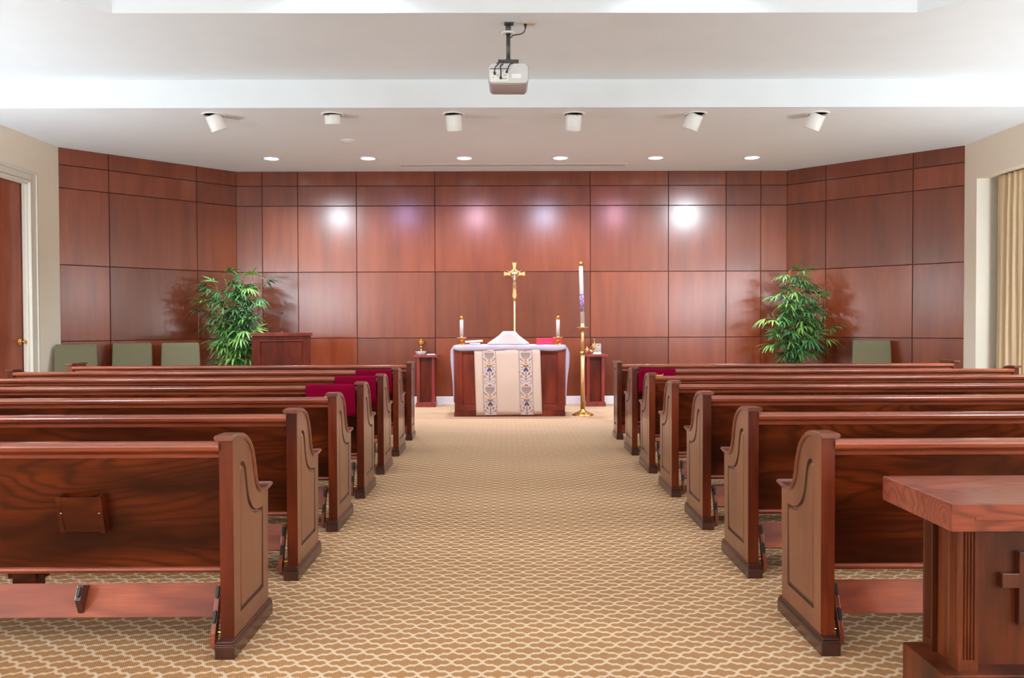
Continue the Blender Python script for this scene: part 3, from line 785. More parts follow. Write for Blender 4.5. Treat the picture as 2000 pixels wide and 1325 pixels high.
# processional crucifix on its pole behind the altar
cr = thing('processional_cross', 'tall golden crucifix on a pole standing behind the altar', 'crucifix', (.115, 12.42, 0))
b = MB(); b.lathe([(.15, 0), (.15, .012), (.06, .03), (.02, .05), (.016, .2), (0, .2)], n=28); b.build('stand', 'brass', cr)
p = MB(); p.tube([(0, 0, .05), (0, 0, 1.70)], .0135, 14); p.lathe([(.014, 1.66), (.02, 1.68), (.028, 1.70), (.03, 1.712), (.022, 1.725), (0, 1.725)], n=16); p.build('pole', 'satin_brass', cr)
def cross_poly():
    zt, zb, zc = 2.243, 1.722, 2.072; wa = .162
    L = [(.036, zt), (.024, zt-.07), (.025, zc+.055), (.04, zc+.062), (.066, zc+.034), (.10, zc+.020), (wa, zc+.036), (wa, zc-.036), (.11, zc-.024), (.06, zc-.03), (.028, zc-.06), (.022, zc-.12), (.024, 1.84), (.034, 1.74), (.034, zb)]
    return L+[(-x, z) for x, z in reversed(L)]
cp = cross_poly(); k = MB(); k.prism(cp, 'y', -.011, .011); k.build('cross', 'satin_brass', cr, bevel=.003)
edge = MB(); cq = offset([Vector(p_) for p_ in cp], .007)
nq = len(cp)
for i in range(nq):
    j = (i+1) % nq; edge.poly([(cp[i][0], -.0125, cp[i][1]), (cp[j][0], -.0125, cp[j][1]), (cq[j].x, -.0125, cq[j].y), (cq[i].x, -.0125, cq[i].y)])
edge.build('cross_border', 'gold', cr)
# silver corpus: one skinned figure
me = bpy.data.meshes.new('corpus'); 
V = [(0, 0, 0), (0, -.002, .045), (0, -.002, .085), (0, -.004, .104), (.006, -.008, .125), (.035, 0, .10), (.075, .004, .118), (.118, .006, .134), (-.035, 0, .10), (-.075, .004, .118), (-.118, .006, .134), (.012, -.004, -.02), (.010, -.014, -.075), (.004, -.004, -.14), (.003, -.012, -.165), (-.012, -.004, -.02), (-.010, -.012, -.075), (-.003, -.003, -.14), (-.003, -.013, -.165)]
E = [(0, 1), (1, 2), (2, 3), (3, 4), (2, 5), (5, 6), (6, 7), (2, 8), (8, 9), (9, 10), (0, 11), (11, 12), (12, 13), (13, 14), (0, 15), (15, 16), (16, 17), (17, 18)]
me.from_pydata(V, E, []); co = bpy.data.objects.new('corpus', me); COL.objects.link(co); co.parent = cr; co.location = (0, -.026, 1.985)
sk = co.modifiers.new('skin', 'SKIN'); RR = [.014, .013, .016, .006, .011, .008, .006, .005, .008, .006, .005, .010, .007, .005, .004, .010, .007, .005, .004]
for i, r in enumerate(RR): me.skin_vertices[0].data[i].radius = (r, r*.8)
me.skin_vertices[0].data[0].use_root = True
su = co.modifiers.new('smooth', 'SUBSURF'); su.levels = 1; su.render_levels = 2; me.materials.append(M['silver'])
lc = MB(); lc.lathe([(.019, -.03), (.022, -.012), (.021, .012), (.018, .016), (0, .016)], n=14); lc.build('loincloth', 'silver', cr, loc=(0, -.028, 1.985))
hl = MB(); hl.lathe([(.062, 0), (.062, .003), (0, .003)], n=32, mtx=Matrix.Translation((0, -.010, 2.075)) @ Matrix.Rotation(PI/2, 4, 'X')); hl.build('halo_disc', 'brass', cr)

# paschal candle and its stand
ps = thing('paschal_candle_stand', 'tall brass floor candle stand to the right of the altar', 'candle stand', (1.078, 11.66, 0))
b = MB(); b.lathe([(.158, 0), (.158, .008), (.14, .02), (.09, .042), (.045, .065), (.032, .085), (.028, .10)], n=40); b.build('base', 'brass', ps)
b = MB(); b.tube([(0, 0, .09), (0, 0, .90)], .0315, 20); b.tube([(0, 0, .90), (0, 0, 1.255)], .0255, 20); b.build('stem', 'satin_brass', ps)
b = MB(); b.lathe([(.03, .875), (.043, .878), (.043, .912), (.03, .915)], n=24); b.build('collar', 'brass', ps)
b = MB(); b.tube([(.02, -.03, .895), (.02, -.062, .895)], [.012, .02], 12); b.build('clamp_knob', 'dark_metal', ps)
b = MB(); b.lathe([(.026, 1.235), (.05, 1.243), (.098, 1.258), (.10, 1.262), (.05, 1.252), (.028, 1.252), (.030, 1.312), (.027, 1.315), (0, 1.315)], n=36); b.build('drip_pan', 'satin_brass', ps)
pc = thing('paschal_candle', 'tall leaning white paschal candle with painted band on the floor stand', 'candle', (1.078, 11.66, 1.3155))
pc.rotation_euler = (0, math.radians(-1.6), 0)
w = MB(); w.lathe([(.029, 0), (.029, .835), (.026, .838), (0, .838)], n=28); w.build('wax', 'wax', pc)
w = MB(); w.lathe([(.0295, .165), (.0302, .165), (.0302, .405), (.0295, .405)], n=28); w.build('painted_band', 'decal', pc)
w = MB(); w.lathe([(.0296, .405), (.0306, .405), (.0306, .413), (.0296, .413)], n=28); w.build('band_ring', 't_blue', pc)
w = MB(); w.lathe([(.031, .815), (.031, .872), (.027, .878), (.012, .876), (0, .876)], n=28); w.build('follower', 'brass', pc)

# side credence pillars
def pillar(X0, X1, label):
    cx = (X0+X1)/2; cy = 13.02
    r = thing('credence_pillar', label, 'pedestal', (cx, cy, 0), group='credence pillars')
    hw_ = (X1-X0)/2
    b = MB(); b.box(-.158, .158, -.158, .158, 0, .062); b.box(-.150, .150, -.150, .150, .062, .075); b.build('base', 'pillar_z', r, bevel=.004)
    b = MB(); b.box(-.11, .11, -.11, .11, .07, .79); b.build('core_panel', 'dark_z', r)
    for sx in (-1, 1):
        for sy in (-1, 1):
            b = MB(); b.box(sx*.118-.024, sx*.118+.024, sy*.118-.024, sy*.118+.024, .072, .79); b.build('corner_post', 'pillar_z', r, bevel=.003)
    b = MB(); b.box(-.19, .19, -.18, .18, .785, .825); b.build('top', 'pillar_z', r, bevel=.004)
    return cx, cy
lx, ly = pillar(-1.43, -1.14, 'small reddish pedestal left of the altar holding a gold chalice')
rx_, ry_ = pillar(1.235, 1.555, 'small reddish pedestal right of the altar behind the brass candle stand')
PZ = .8255
b = MB(); b.lathe([(.04, 0), (.060, .002), (.078, .02), (.090, .052), (.092, .056), (.085, .053), (.072, .022), (.045, .008), (0, .006)], n=32)
o = b.build('bowl', 'glass', loc=(lx-.084, ly-.07, PZ)); tag(o, 'shallow clear glass bowl on the left pedestal around the chalice foot', 'bowl')
r = thing('ciborium', 'gold chalice with a pearly knop standing on the left pedestal', 'chalice', (lx-.095, ly+.085, PZ))
b = MB(); b.lathe([(.045, 0), (.045, .006), (.02, .02), (.012, .05), (.011, .10)], n=24); b.build('foot', 'gold', r)
b = MB(); b.lathe([(.01, .095), (.02, .10), (.025, .115), (.02, .13), (.01, .135)], n=20); b.build('knop', 'silver', r)
b = MB(); b.lathe([(.01, .133), (.02, .145), (.042, .16), (.053, .185), (.055, .20), (.058, .206), (.04, .213), (.014, .217), (.006, .222), (.006, .245), (0, .248)], n=28); b.build('lidded_cup', 'gold', r)
b = MB(); b.box(-.065, .065, -.05, .05, 0, .007); b.box(-.055, .06, -.045, .04, .007, .011)
o = b.build('folded_cloth', 'paper', loc=(lx+.075, ly-.06, PZ), rot=(0, 0, .1), bevel=.002); tag(o, 'small white folded cloth on the left pedestal beside the glass bowl', 'cloth')
# right pedestal objects
r = thing('incense_boat', 'small copper-gold lidded pot on the right pedestal, just beside the candle stand', 'pot', (1.268, ry_-.05, PZ))
b = MB(); b.lathe([(.02, 0), (.022, .008), (.034, .03), (.036, .055), (.034, .07)], n=20); b.build('body', 'satin_brass', r)
b = MB(); b.lathe([(.042, .068), (.043, .074), (.03, .084), (.012, .09), (.010, .105), (.012, .118), (0, .122)], n=20); b.build('lid', 'satin_brass', r)
r = thing('holy_water_bucket', 'round gold pot with a looped handle on the right pedestal', 'pot', (1.335, ry_-.09, PZ))
b = MB(); b.lathe([(.018, 0), (.02, .008), (.034, .025), (.04, .045), (.036, .062), (.030, .07), (.032, .074)], n=24); b.build('body', 'satin_brass', r)
b = MB(); b.tube([(-.03, 0, .07), (-.02, 0, .10), (.0, 0, .125), (.02, 0, .14)], .004, 8); b.build('handle', 'gold', r)
r = thing('display_box', 'clear acrylic box with brass pieces on the right pedestal', 'box', (1.425, ry_+.01, PZ))
b = MB()
for x0, x1, y0, y1, z0, z1 in ((-.07, .07, -.06, .06, 0, .028),): b.box(x0, x1, y0, y1, z0, z1)
b.build('base', 'white_metal', r, bevel=.002)
b = MB(); b.box(-.068, .068, -.058, -.055, .028, .165); b.box(-.068, .068, .055, .058, .028, .165); b.box(-.068, -.065, -.055, .055, .028, .165); b.box(.065, .068, -.055, .055, .028, .165); b.build('acrylic_walls', 'glass', r)
b = MB(); b.lathe([(.02, 0), (.04, .01), (.044, .03), (.03, .05), (.01, .06), (0, .062)], c=(0, 0, .029), n=20); b.build('brass_bell', 'gold', r)
r = thing('aspergillum', 'slim gold sprinkler wand leaning in the acrylic box on the right pedestal', 'sprinkler', (1.415, ry_+.035, PZ+.095), 0)
b = MB(); b.tube([(0, 0, 0), (-.012, 0, .06), (-.024, 0, .13)], [.011, .008, .006], 10); b.build('handle', 'gold', r)
b = MB(); b.lathe([(0, -.012), (.009, -.008), (.012, 0), (.009, .008), (0, .012)], n=12); b.build('tip', 'gold', r, loc=(-.024, 0, .135))
r = thing('hand_bell', 'gold bell handles slanting against the acrylic box on the right pedestal', 'bell', (1.345, ry_-.135, PZ+.075))
for (a, c2) in (((-.02, 0, 0), (.05, 0, .075)), ((.01, 0, 0), (.10, .0, .07))):
    b = MB(); b.tube([a, tuple((Vector(a)+Vector(c2))*.5+Vector((0, 0, .008))), c2], [.012, .009, .010], 12); b.lathe([(0, -.012), (.012, -.006), (.014, 0), (.012, .006), (0, .012)], c=c2, n=12); b.build('bell_handle', 'gold', r)

# ------------------------------------------------------------------ lectern (ambo) and microphone
r = thing('lectern', 'dark cherry lectern with microphone beside the left palm', 'lectern', (-3.26, 11.85, 0), math.radians(14))
b = MB(); out = [(-.402, .08), (.402, .08), (.402, 1.15), (-.402, 1.15)]; hole = [(-.30, .16), (.30, .16), (.30, 1.085), (-.30, 1.085)]
H = [Vector(p) for p in hole]; pts = [(p[0], -.25, p[1]) for p in out+hole]
for tri in tessellate_polygon([[Vector((p[0], p[1], 0)) for p in out], [Vector((p[0], p[1], 0)) for p in hole]]): b.poly([pts[i] for i in tri])
rg = [(H, 0), (offset(H, .010), -.008), (offset(H, .020), .010), (offset(H, .026), .010)]
for (ra, da), (rb2, db) in zip(rg, rg[1:]):
    for i in range(4): j = (i+1) % 4; b.poly([(ra[i].x, -.25+da, ra[i].y), (ra[j].x, -.25+da, ra[j].y), (rb2[j].x, -.25+db, rb2[j].y), (rb2[i].x, -.25+db, rb2[i].y)])
b.poly([(p.x, -.24, p.y) for p in rg[-1][0]])
b.poly([(-.402, -.25, .08), (-.402, .22, .08), (-.402, .22, 1.15), (-.402, -.25, 1.15)]); b.poly([(.402, -.25, .08), (.402, .22, .08), (.402, .22, 1.15), (.402, -.25, 1.15)])
b.poly([(-.402, .22, .08), (.402, .22, .08), (.402, .22, 1.15), (-.402, .22, 1.15)])
b.build('body', 'dark_z', r)
b = MB(); b.box(-.42, .42, -.27, .24, 0, .075); b.box(-.41, .41, -.26, .23, .075, .09); b.build('plinth', 'dark_z', r, bevel=.004)
b = MB(); b.box(-.432, .432, -.285, .25, 1.15, 1.168); b.prism([(-.27, 1.168), (.24, 1.168), (.24, 1.19), (-.27, 1.197)], 'x', -.425, .425); b.build('top', 'altar_z', r, bevel=.006)
b = MB(); b.lathe([(.022, 1.196), (.022, 1.206), (.01, 1.212), (0, 1.212)], c=(0, -.1, 0), n=16); b.tube([(0, -.1, 1.20), (0, -.1, 1.34), (.001, -.1, 1.47)], .0045, 8); mo = b.build('microphone', 'dark_metal', r)
b = MB(); b.lathe([(.006, 1.465), (.013, 1.472), (.015, 1.485), (.012, 1.498), (0, 1.502)], c=(.001, -.1, 0), n=14); b.build('microphone_head', 'black', mo)

# ------------------------------------------------------------------ sage chairs along the angled walls
def make_chair(label, loc, rz):
    r = thing('upholstered_chair', label, 'chair', loc, rz, 'sage green chairs by the panelled walls')
    s = MB(); s.box(-.27, .27, -.26, .24, .36, .475); s.build('seat', 'green_fabric', r, bevel=.03, seg=4)
    b = MB(); rows = []
    for z, hw2, t in ((.44, .272, .05), (.70, .268, .05), (.98, .260, .048), (1.035, .255, .042), (1.05, .24, .02)):
        y = .22+(z-.44)*.26; ring = []
        for k in range(28):
            a = 2*PI*k/28; e = .28; x = (abs(math.cos(a))**e)*math.copysign(1, math.cos(a))*hw2; yy = (abs(math.sin(a))**e)*math.copysign(1, math.sin(a))*t
            ring.append((x, y+yy, z))
        rows.append(ring)
    b.grid(rows, 0, True, True); b.build('backrest', 'green_fabric', r)
    for sx in (-1, 1):
        l = MB(); l.tube([(sx*.235, -.22, .38), (sx*.24, -.23, 0)], [.022, .015], 8); l.build('leg', 'chair_wood', r)
        l = MB(); l.tube([(sx*.235, .22, .38), (sx*.24, .27, 0)], [.022, .015], 8); l.build('leg', 'chair_wood', r)
    return r
ch = make_chair('sage green upholstered chair at the far left end beside the beige wall', (-5.80, 11.00, 0), math.radians(26))
for loc, rz, lab in (((-5.29, 11.55, 0), 24, 'sage green upholstered chair in the middle of the three on the left'),
                     ((-4.665, 11.70, 0), 22, 'sage green upholstered chair on the left next to the palm'),
                     ((5.275, 11.76, 0), -22, 'single sage green upholstered chair on the right of the right-hand palm')):
    o = copy_tree(ch); o.location = loc; o.rotation_euler = (0, 0, math.radians(rz)); o['label'] = lab

# ------------------------------------------------------------------ palms
def palm(label, loc, seed, tops, spread, flip=1):
    rnd = random.Random(seed)
    r = thing('potted_palm', label, 'plant', loc, group='bamboo palms in the corners')
    b = MB(); b.lathe([(.15, 0), (.17, .02), (.20, .30), (.21, .36), (.195, .36), (.19, .32)], n=28); pt = b.build('pot', 'terracotta', r)
    b = MB(); b.lathe([(.19, .325), (.10, .34), (0, .345)], n=24); b.build('soil', 'soil', pt)
    canes = MB(); F = MB()
    def leaflet(o, d, L, w, droop, up):
        d = d.normalized(); side = d.cross(up).normalized() if d.cross(up).length > .01 else Vector((1, 0, 0))
        rows = []; p = o.copy(); dd = d.copy()
        for k, ww in enumerate((.25, .9, 1, .7, .05)):
            nrm = side.cross(dd).normalized()
            rows.append([p-side*w*ww*.5+nrm*.002, p-nrm*w*.06*0, p+side*w*ww*.5+nrm*.002])
            dd = (dd+Vector((0, 0, -droop))).normalized(); p = p+dd*L/4
        F.grid(rows, 0, smooth=True)
    def fan(o, d, size, n):
        d = d.normalized(); up = Vector((0, 0, 1)); s = d.cross(up)
        s = s.normalized() if s.length > .05 else Vector((1, 0, 0)); u2 = s.cross(d).normalized()
        for k in range(n):
            a = (k/(n-1)-.5)*2.5+rnd.uniform(-.08, .08)
            v = d*math.cos(a)+s*math.sin(a)+u2*rnd.uniform(-.1, .25)
            leaflet(o, v, size*(1-.25*abs(a)/1.25)*rnd.uniform(.85, 1.1), size*.105, rnd.uniform(.12, .38), u2)
    for (tx, ty, tz) in tops:
        bx, by = rnd.uniform(-.08, .08), rnd.uniform(-.08, .08)
        path = catmull([(bx, by, .33), (bx+tx*.25, by+ty*.25, .33+(tz-.33)*.45), (bx+tx*.65, by+ty*.65, .33+(tz-.33)*.8), (tx, ty, tz)], 5)
        canes.tube(path, [.009-.004*i/(len(path)-1) for i in range(len(path))], 6)
        nf = max(4, int((tz-.4)*11))
        for i in range(nf):
            t = 1-(i/nf)*.78; idx = t*(len(path)-1); k = min(int(idx), len(path)-2); p = path[k].lerp(path[k+1], idx-k)
            az = rnd.uniform(0, 2*PI); el = rnd.uniform(.0, .55) if i else .8
            dr = Vector((math.cos(az)*math.cos(el), math.sin(az)*math.cos(el)*.9-.12, math.sin(el)))
            Ls = rnd.uniform(.07, .2)*spread; q = p+dr*Ls
            if (q+Vector(loc)).y > 13.296-.2: q.y = 13.296-.2-loc[1]
            canes.tube([p, p.lerp(q, .5)+Vector((0, 0, .012)), q], .003, 5)
            fan(q, dr+Vector((0, -.15, -.10)), rnd.uniform(.22, .32), rnd.choice((8, 9, 10)))
    canes.build('canes', 'cane', r); F.build('foliage', 'leaf', r)
    # glossy skirt leaves round the pot
    G = MB(); F = G
    for k in range(46):
        az = rnd.uniform(0, 2*PI); o = Vector((.1*math.cos(az), .1*math.sin(az), rnd.uniform(.35, .62)))
        leaflet(o, Vector((math.cos(az), math.sin(az), rnd.uniform(.2, .9))), rnd.uniform(.2, .32), .085, .22, Vector((0, 0, 1)))
    G.build('skirt_leaves', 'leaf_low', r)
    return r
palm('tall green bamboo palm in the left corner behind the lectern', (-4.14, 12.52, 0), 11,
     [(-.16, -.02, 2.02), (-.30, .0, 1.90), (.10, .05, 1.92), (.24, .05, 1.98), (.36, .0, 1.84), (-.36, -.1, 1.55), (-.44, .05, 1.38), (.32, -.12, 1.5), (.0, -.15, 1.7), (-.1, -.2, 1.4), (.16, -.22, 1.25), (-.18, -.12, 1.12), (.34, -.2, 1.15), (.05, -.28, 1.0), (-.04, -.20, .95), (.22, -.26, .9)], 1.0)
palm('tall green bamboo palm in the right corner next to the single chair', (4.40, 12.56, 0), 23,
     [(-.05, .0, 2.08), (.07, -.03, 2.02), (.22, .0, 1.78), (-.2, .0, 1.76), (.02, -.1, 1.72), (.34, -.05, 1.62), (-.34, -.08, 1.46), (.40, -.1, 1.38), (-.12, -.2, 1.5), (.18, -.2, 1.45), (-.40, -.12, 1.14), (.42, -.14, 1.12), (.0, -.26, 1.2), (-.24, -.24, 1.05), (.26, -.24, 1.02), (.02, -.3, .92)], 1.0)

# ------------------------------------------------------------------ foreground pedestal stand with a cross
st = thing('cross_pedestal', 'square wooden pedestal stand with fluted columns and a cross, right foreground', 'pedestal', (1.695, 2.72, 0))
b = MB(); b.box(-.30, .30, -.14, .14, 0, .184); b.build('plinth', 'stand_z', st, bevel=.003)
b = MB(); b.box(-.318, .318, -.205, .262, .662, .750); tp = b.build('top', 'stand_x', st, bevel=.003)
b = MB(); b.box(-.244, .244, -.208, -.203, .697, .7095); b.build('groove_highlight', 'kneel_x', tp, bevel=.002); tp.children[0]['label'] = 'pale strip painting the highlight of the front edge groove'  # paler wood paints the highlight in the routed groove
b = MB(); b.box(-.225, .225, -.055, .055, .184, .662); b.build('body_panel', 'stand_z', st)
for sx in (-1, 1):
    for y0 in (-.112, .048):
        b = MB(); x0 = sx*.2105-.0325; x1 = x0+.065; W = .065
        # fluted section: notched polygon
        def flutes(): 
            c_ = []
            def side(p, q):
                p, q = Vector(p), Vector(q); d = (q-p); n2 = Vector((-d.y, d.x)).normalized()
                pts = [p]
                for k in range(4):
                    a = .22+.16*k; pts += [p+d*a, p+d*(a+.03)+n2*.0055, p+d*(a+.085)+n2*.0055, p+d*(a+.115)]
                return pts
            A = [(x0, y0), (x1, y0), (x1, y0+W), (x0, y0+W)]
            for i in range(4): c_ += side(A[i], A[(i+1) % 4])
            return c_
        b.prism([(p.x, p.y) for p in flutes()], 'z', .222, .648)
        b.box(x0, x1, y0, y0+W, .184, .222); b.box(x0, x1, y0, y0+W, .648, .662)
        b.build('fluted_column', 'stand_z', st)
b = MB(); b.box(-.026, .026, -.079, -.054, .320, .562); b.box(-.082, .082, -.0785, -.054, .443, .492); b.build('cross', 'stand_cross', st, bevel=.003)

# ------------------------------------------------------------------ ceiling fixtures
sp_x = [-3.453, -2.05, -.625, .797, 2.238, 3.684]
aim = [(-2.75, 12.6, 1.0), (-1.9, 12.9, 1.2), (-.3, 12.2, .9), (.5, 12.2, .9), (1.5, 12.9, 1.2), (2.9, 13.0, 1.2)]
tilt = [(.32, .55), (.02, .35), (.05, .6), (-.03, .62), (-.34, .5), (-.32, .6)]
names = ['first from the left, above the lectern', 'second from the left', 'third from the left, left of the projector', 'third from the right, right of the projector', 'second from the right', 'last on the right']
for i, x in enumerate(sp_x):
    r = thing('ceiling_spotlight', f'white cylinder spotlight under the lower ceiling, {names[i]}', 'spotlight', (x, 9.69, ZS), group='adjustable ceiling spotlights')
    b = MB(); b.lathe([(.137, 0), (.137, -.004), (.124, -.012), (.110, -.012), (.10, -.004), (.10, 0)], n=36); b.build('ceiling_ring', 'white_metal', r)
    tx, ty = tilt[i]
    hd = Matrix.Translation((0, 0, -.02)) @ Matrix.Rotation(-ty*.55, 4, 'X') @ Matrix.Rotation(-tx*1.0, 4, 'Y')
    hd = Matrix.Translation((0, 0, -.01)) @ Matrix.Rotation(ty*.55, 4, 'X') @ Matrix.Rotation(-tx, 4, 'Y')
    ln = .10 if i == 1 else .175
    b = MB(); b.lathe([(.03, .008), (.085, .006), (.093, -.002), (.093, -ln), (.089, -ln-.006), (.080, -ln), (.078, -ln+.03), (0, -ln+.03)], n=36, mtx=hd); hs = b.build('housing', 'white_metal', r)
    b = MB(); b.lathe([(0, 0), (.007, 0), (.006, .003), (0, .004)], n=12, mtx=Matrix.Translation((.03 if x > 0 else -.03, -.092, -.032)) @ Matrix.Rotation(PI/2, 4, 'X')); b.build('screw', 'dark_metal', hs)
dl_x = [-3.507, -2.068, -.63, .805, 2.232, 3.677]
for i, x in enumerate(dl_x):
    pos = ['far left of the row of six', 'second from left of the row of six', 'third from left, near the left end of the slot vent', 'third from right, near the right end of the slot vent', 'second from right of the row of six', 'far right of the row of six'][i]
    r = thing('recessed_downlight', f'lit recessed ceiling downlight, {pos}', 'downlight', (x, 12.26, ZS), group='lit downlights along the panelled wall')
    b = MB(); b.lathe([(.135, 0), (.135, -.004), (.115, -.007), (.105, -.001), (.105, 0)], n=36); b.build('trim_ring', 'white_metal', r)
    b = MB(); b.lathe([(.104, -.0015), (.06, -.004), (0, -.005)], n=32); b.build('lens', 'lamp', r)
r = thing('ceiling_speaker', 'small round white ceiling fixture, unlit, behind the second spotlight', 'ceiling fixture', (-2.133, 11.07, ZS))
b = MB(); b.lathe([(.10, 0), (.10, -.005), (.085, -.010), (.08, -.004), (.08, 0)], n=32); b.build('trim_ring', 'white_metal', r)
b = MB(); b.lathe([(.079, -.003), (.05, -.012), (0, -.016)], n=28); b.build('grille', 'paper', r)
r = thing('slot_vent', 'long narrow slot vent in the lower ceiling in front of the panelled wall', 'vent', (XC+.01, 12.80, ZS))
b = MB(); L = 1.77
for y0, y1 in ((-.105, -.085), (-.006, .006), (.085, .105)): b.box(-L, L, y0, y1, -.006, 0)
b.box(-L, -L+.02, -.085, .085, -.006, 0); b.box(L-.02, L, -.085, .085, -.006, 0); b.build('frame', 'white_metal', r, bevel=.002)
for y in (-.045, .045):
    b = MB(); b.box(-L+.02, L-.02, y-.039, y+.039, -.002, -.0005); b.build('slot', 'grille', r)

# projector hanging from the upper ceiling
pj = thing('projector', 'ceiling projector hanging on a black pole above the aisle', 'projector', (.02, 7.65, ZP))
b = MB(); b.box(-.035, .05, -.035, .035, -.012, 0); b.tube([(0, 0, -.01), (0, 0, -.10)], .026, 16); b.tube([(0, 0, -.10), (0, 0, -.33)], .0195, 16); b.lathe([(.02, -.325), (.027, -.335), (.027, -.37), (0, -.37)], n=16); b.build('pole', 'dark_metal', pj)
b = MB(); b.lathe([(.027, -.088), (.064, -.090), (.064, -.097), (.027, -.099)], n=32); b.build('escutcheon', 'white_metal', pj)
b = MB(); b.box(-.095, .095, -.09, .06, -.395, -.385); b.box(-.095, .095, -.094, -.088, -.42, -.365); b.box(-.075, -.055, -.098, -.09, -.405, -.375); b.box(.015, .035, -.098, -.09, -.405, -.375); b.box(-.09, -.08, -.09, .06, -.42, -.385); b.box(.08, .09, -.09, .06, -.42, -.385); b.build('mount_plate', 'dark_metal', pj)
def rrect(hw_, hz, r, n=6, cz=0):
    out = []
    for cx, cz2, a0 in ((hw_-r, hz-r, 0), (-hw_+r, hz-r, PI/2), (-hw_+r, -hz+r, PI), (hw_-r, -hz+r, 3*PI/2)):
        for k in range(n+1): a = a0+PI/2*k/n; out.append((cx+r*math.cos(a), cz+cz2+r*math.sin(a)))
    return out
b = MB(); rows = []
for y, hw_, hz, cz in ((-.145, .176, .088, -.510), (-.150, .182, .092, -.510), (-.13, .185, .095, -.512), (.20, .180, .092, -.512), (.24, .165, .078, -.505), (.245, .15, .06, -.505)):
    rows.append([(x, y, z) for x, z in rrect(hw_, hz, .045, cz=cz)])
b.grid(rows, 0, True, True); body = b.build('case', 'proj_case', pj)
b = MB(); rows = []
for y, s in ((-.151, 1), (-.156, .985), (-.157, .96)): rows.append([(x*s, y, -.510+(z+.510)*s) for x, z in rrect(.178, .089, .042, cz=-.510)])
b.grid(rows, 0, True, True, smooth=False); rp = b.build('rear_panel', 'proj_gray', body)
b = MB(); b.box(-.165, .0, -.160, -.156, -.585, -.475); b.build('port_plate', 'white_metal', rp)
b = MB(); b.box(-.168, .004, -.162, -.156, -.474, -.469); 
for x, z in ((-.14, -.50), (-.14, -.55), (-.10, -.53), (-.05, -.49), (-.035, -.53), (-.02, -.53), (-.05, -.56), (-.035, -.56), (-.02, -.56)): b.box(x-.004, x+.004, -.162, -.159, z-.003, z+.003)
b.build('ports', 'black', rp)
b = MB(); b.box(.03, .115, -.1585, -.156, -.555, -.515); b.build('rating_label', 'paper', rp)
for path, rr in (([(-.125, -.165, -.515), (-.12, -.19, -.47), (-.09, -.18, -.43), (-.11, -.13, -.41), (-.09, -.09, -.40)], .005),
                 ([(-.07, -.168, -.555), (-.068, -.185, -.50), (-.07, -.18, -.45), (-.04, -.14, -.42), (-.02, -.09, -.40)], .006),
                 ([(-.015, -.165, -.50), (.0, -.185, -.465), (.02, -.17, -.43), (.06, -.13, -.412), (.02, -.06, -.39)], .0055)):
    b = MB(); b.tube(catmull(path, 5), rr, 8); p0 = path[0]; b.box(p0[0]-.010, p0[0]+.010, -.176, -.160, p0[2]-.010, p0[2]+.010); b.build('cable', 'black', pj)
b = MB(); b.tube(catmull([(.018, -.02, -.145), (.05, -.03, -.122), (.11, -.03, -.112), (.145, -.02, -.09), (.158, .0, -.05), (.16, 0, -.018)], 6), .005, 8); b.tube([(.16, 0, -.045), (.16, 0, -.010)], [.008, .014], 10); b.build('power_cord', 'black', pj)
r = MB(); r.box(-.055, .055, -.035, .035, -.008, 0); r.box(-.02, .045, -.02, .02, -.011, -.008)
o = r.build('ceiling_outlet', 'outlet', loc=(.215, 7.655, ZP), bevel=.002); tag(o, 'ivory power outlet plate on the ceiling beside the projector pole', 'outlet')

# ------------------------------------------------------------------ lights
def light(name, typ, loc, energy, color=(1, 1, 1), size=.1, target=None, spot=None, blend=.6):
    l = bpy.data.lights.new(name, typ); l.energy = energy; l.color = color
    if typ in ('POINT', 'SPOT'): l.shadow_soft_size = size
    if typ == 'SPOT': l.spot_size = math.radians(spot); l.spot_blend = blend
    if typ == 'AREA': l.size = size
    o = bpy.data.objects.new(name, l); COL.objects.link(o); o.location = loc
    if target is not None: o.rotation_euler = (Vector(target)-Vector(loc)).to_track_quat('-Z', 'Y').to_euler()
    return o
G = dict(spot=1.0, down=4.0, sc0=1.45, sc1=1.3, sc2=1.5, sc3=3.2, rear=0.12, tray=0.75)
NEU = (.82, .96, 1.10)
spc = [(.87, .96, 1.06), (.55, .52, 1.08), (1, .66, .88), (.62, .78, 1.1), (1, .55, .80), (.87, .96, 1.06)]
spe = [330, 75, 190, 190, 100, 330]
spa = [90, 86, 108, 108, 88, 88]
for i, x in enumerate(sp_x):
    a = Vector(aim[i]); p = Vector((x, 9.69, ZS-.10)); p = p+(a-p).normalized()*.20
    light('spot_lamp', 'SPOT', p, spe[i]*G['spot'], spc[i], .085, a, spa[i], 1.0)
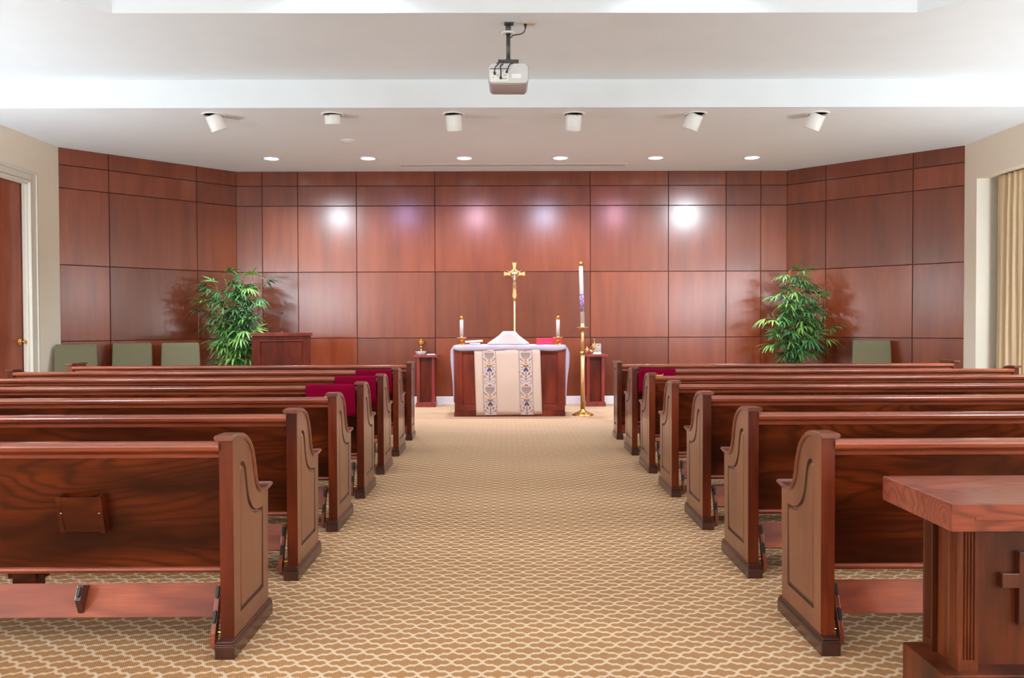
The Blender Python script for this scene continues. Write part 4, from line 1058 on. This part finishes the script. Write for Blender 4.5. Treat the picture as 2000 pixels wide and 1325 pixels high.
for i, x in enumerate(dl_x):
    light('downlight_lamp', 'SPOT', (x, 12.26, ZS-.012), 60*G['down'], (.75, .97, 1.18), .09, (x, 12.26, 0), 130, .7)
# wall sconces along the nave, outside the frame
for k, y in enumerate((8.3, 5.2, 1.4, -2.2)):
    for x in (XL+.22, XR-.22):
        light('sconce_lamp', 'POINT', (x, y, (1.5, 2.2, 2.05, 2.05)[k]), 95*G['sc%d' % k], NEU, .16)
# two soft fill lights added behind the camera, at the plain rear wall
for x in (-3.6, 3.8):
    o = light('rear_fill_light', 'AREA', (x, YR+.04, 1.9), 200*G['rear'], NEU, 2.6, (x, 5, 1.9))
    o.data.shape = 'RECTANGLE'; o.data.size_y = 2.6
# tray downlights
for y in (7.05, 4.0, 1.0, -1.6):
    for x in (-1.44, 1.62):
        light('tray_lamp', 'SPOT', (x, y, ZT-.02), 110*G['tray'], NEU, .08, (x, y, 0), 150, .6)
w = bpy.data.worlds.new('World'); scene.world = w; w.use_nodes = True
w.node_tree.nodes['Background'].inputs[0].default_value = (1, .97, .94, 1); w.node_tree.nodes['Background'].inputs[1].default_value = .0

# ------------------------------------------------------------------ camera
cam = bpy.data.cameras.new('Camera'); co = bpy.data.objects.new('Camera', cam); COL.objects.link(co)
cam.sensor_width = 36; cam.lens = 1595.56/2000*36; cam.clip_start = .05; cam.clip_end = 100
ti, yw, ro = .0188, .006, -.0033
fw = Vector((math.sin(yw)*math.cos(ti), math.cos(yw)*math.cos(ti), -math.sin(ti)))
rt = fw.cross(Vector((0, 0, 1))).normalized(); up = rt.cross(fw)
cr_, sr_ = math.cos(ro), math.sin(ro)
r2 = rt*cr_+up*sr_; u2 = up*cr_-rt*sr_
co.matrix_world = Matrix(((r2.x, u2.x, -fw.x, 0), (r2.y, u2.y, -fw.y, 0), (r2.z, u2.z, -fw.z, 1.3136), (0, 0, 0, 1)))
scene.camera = co
vs = scene.view_settings; vs.view_transform = 'Standard'; vs.look = 'None'; vs.gamma = 1; vs.use_curve_mapping = False; vs.exposure = 0.2
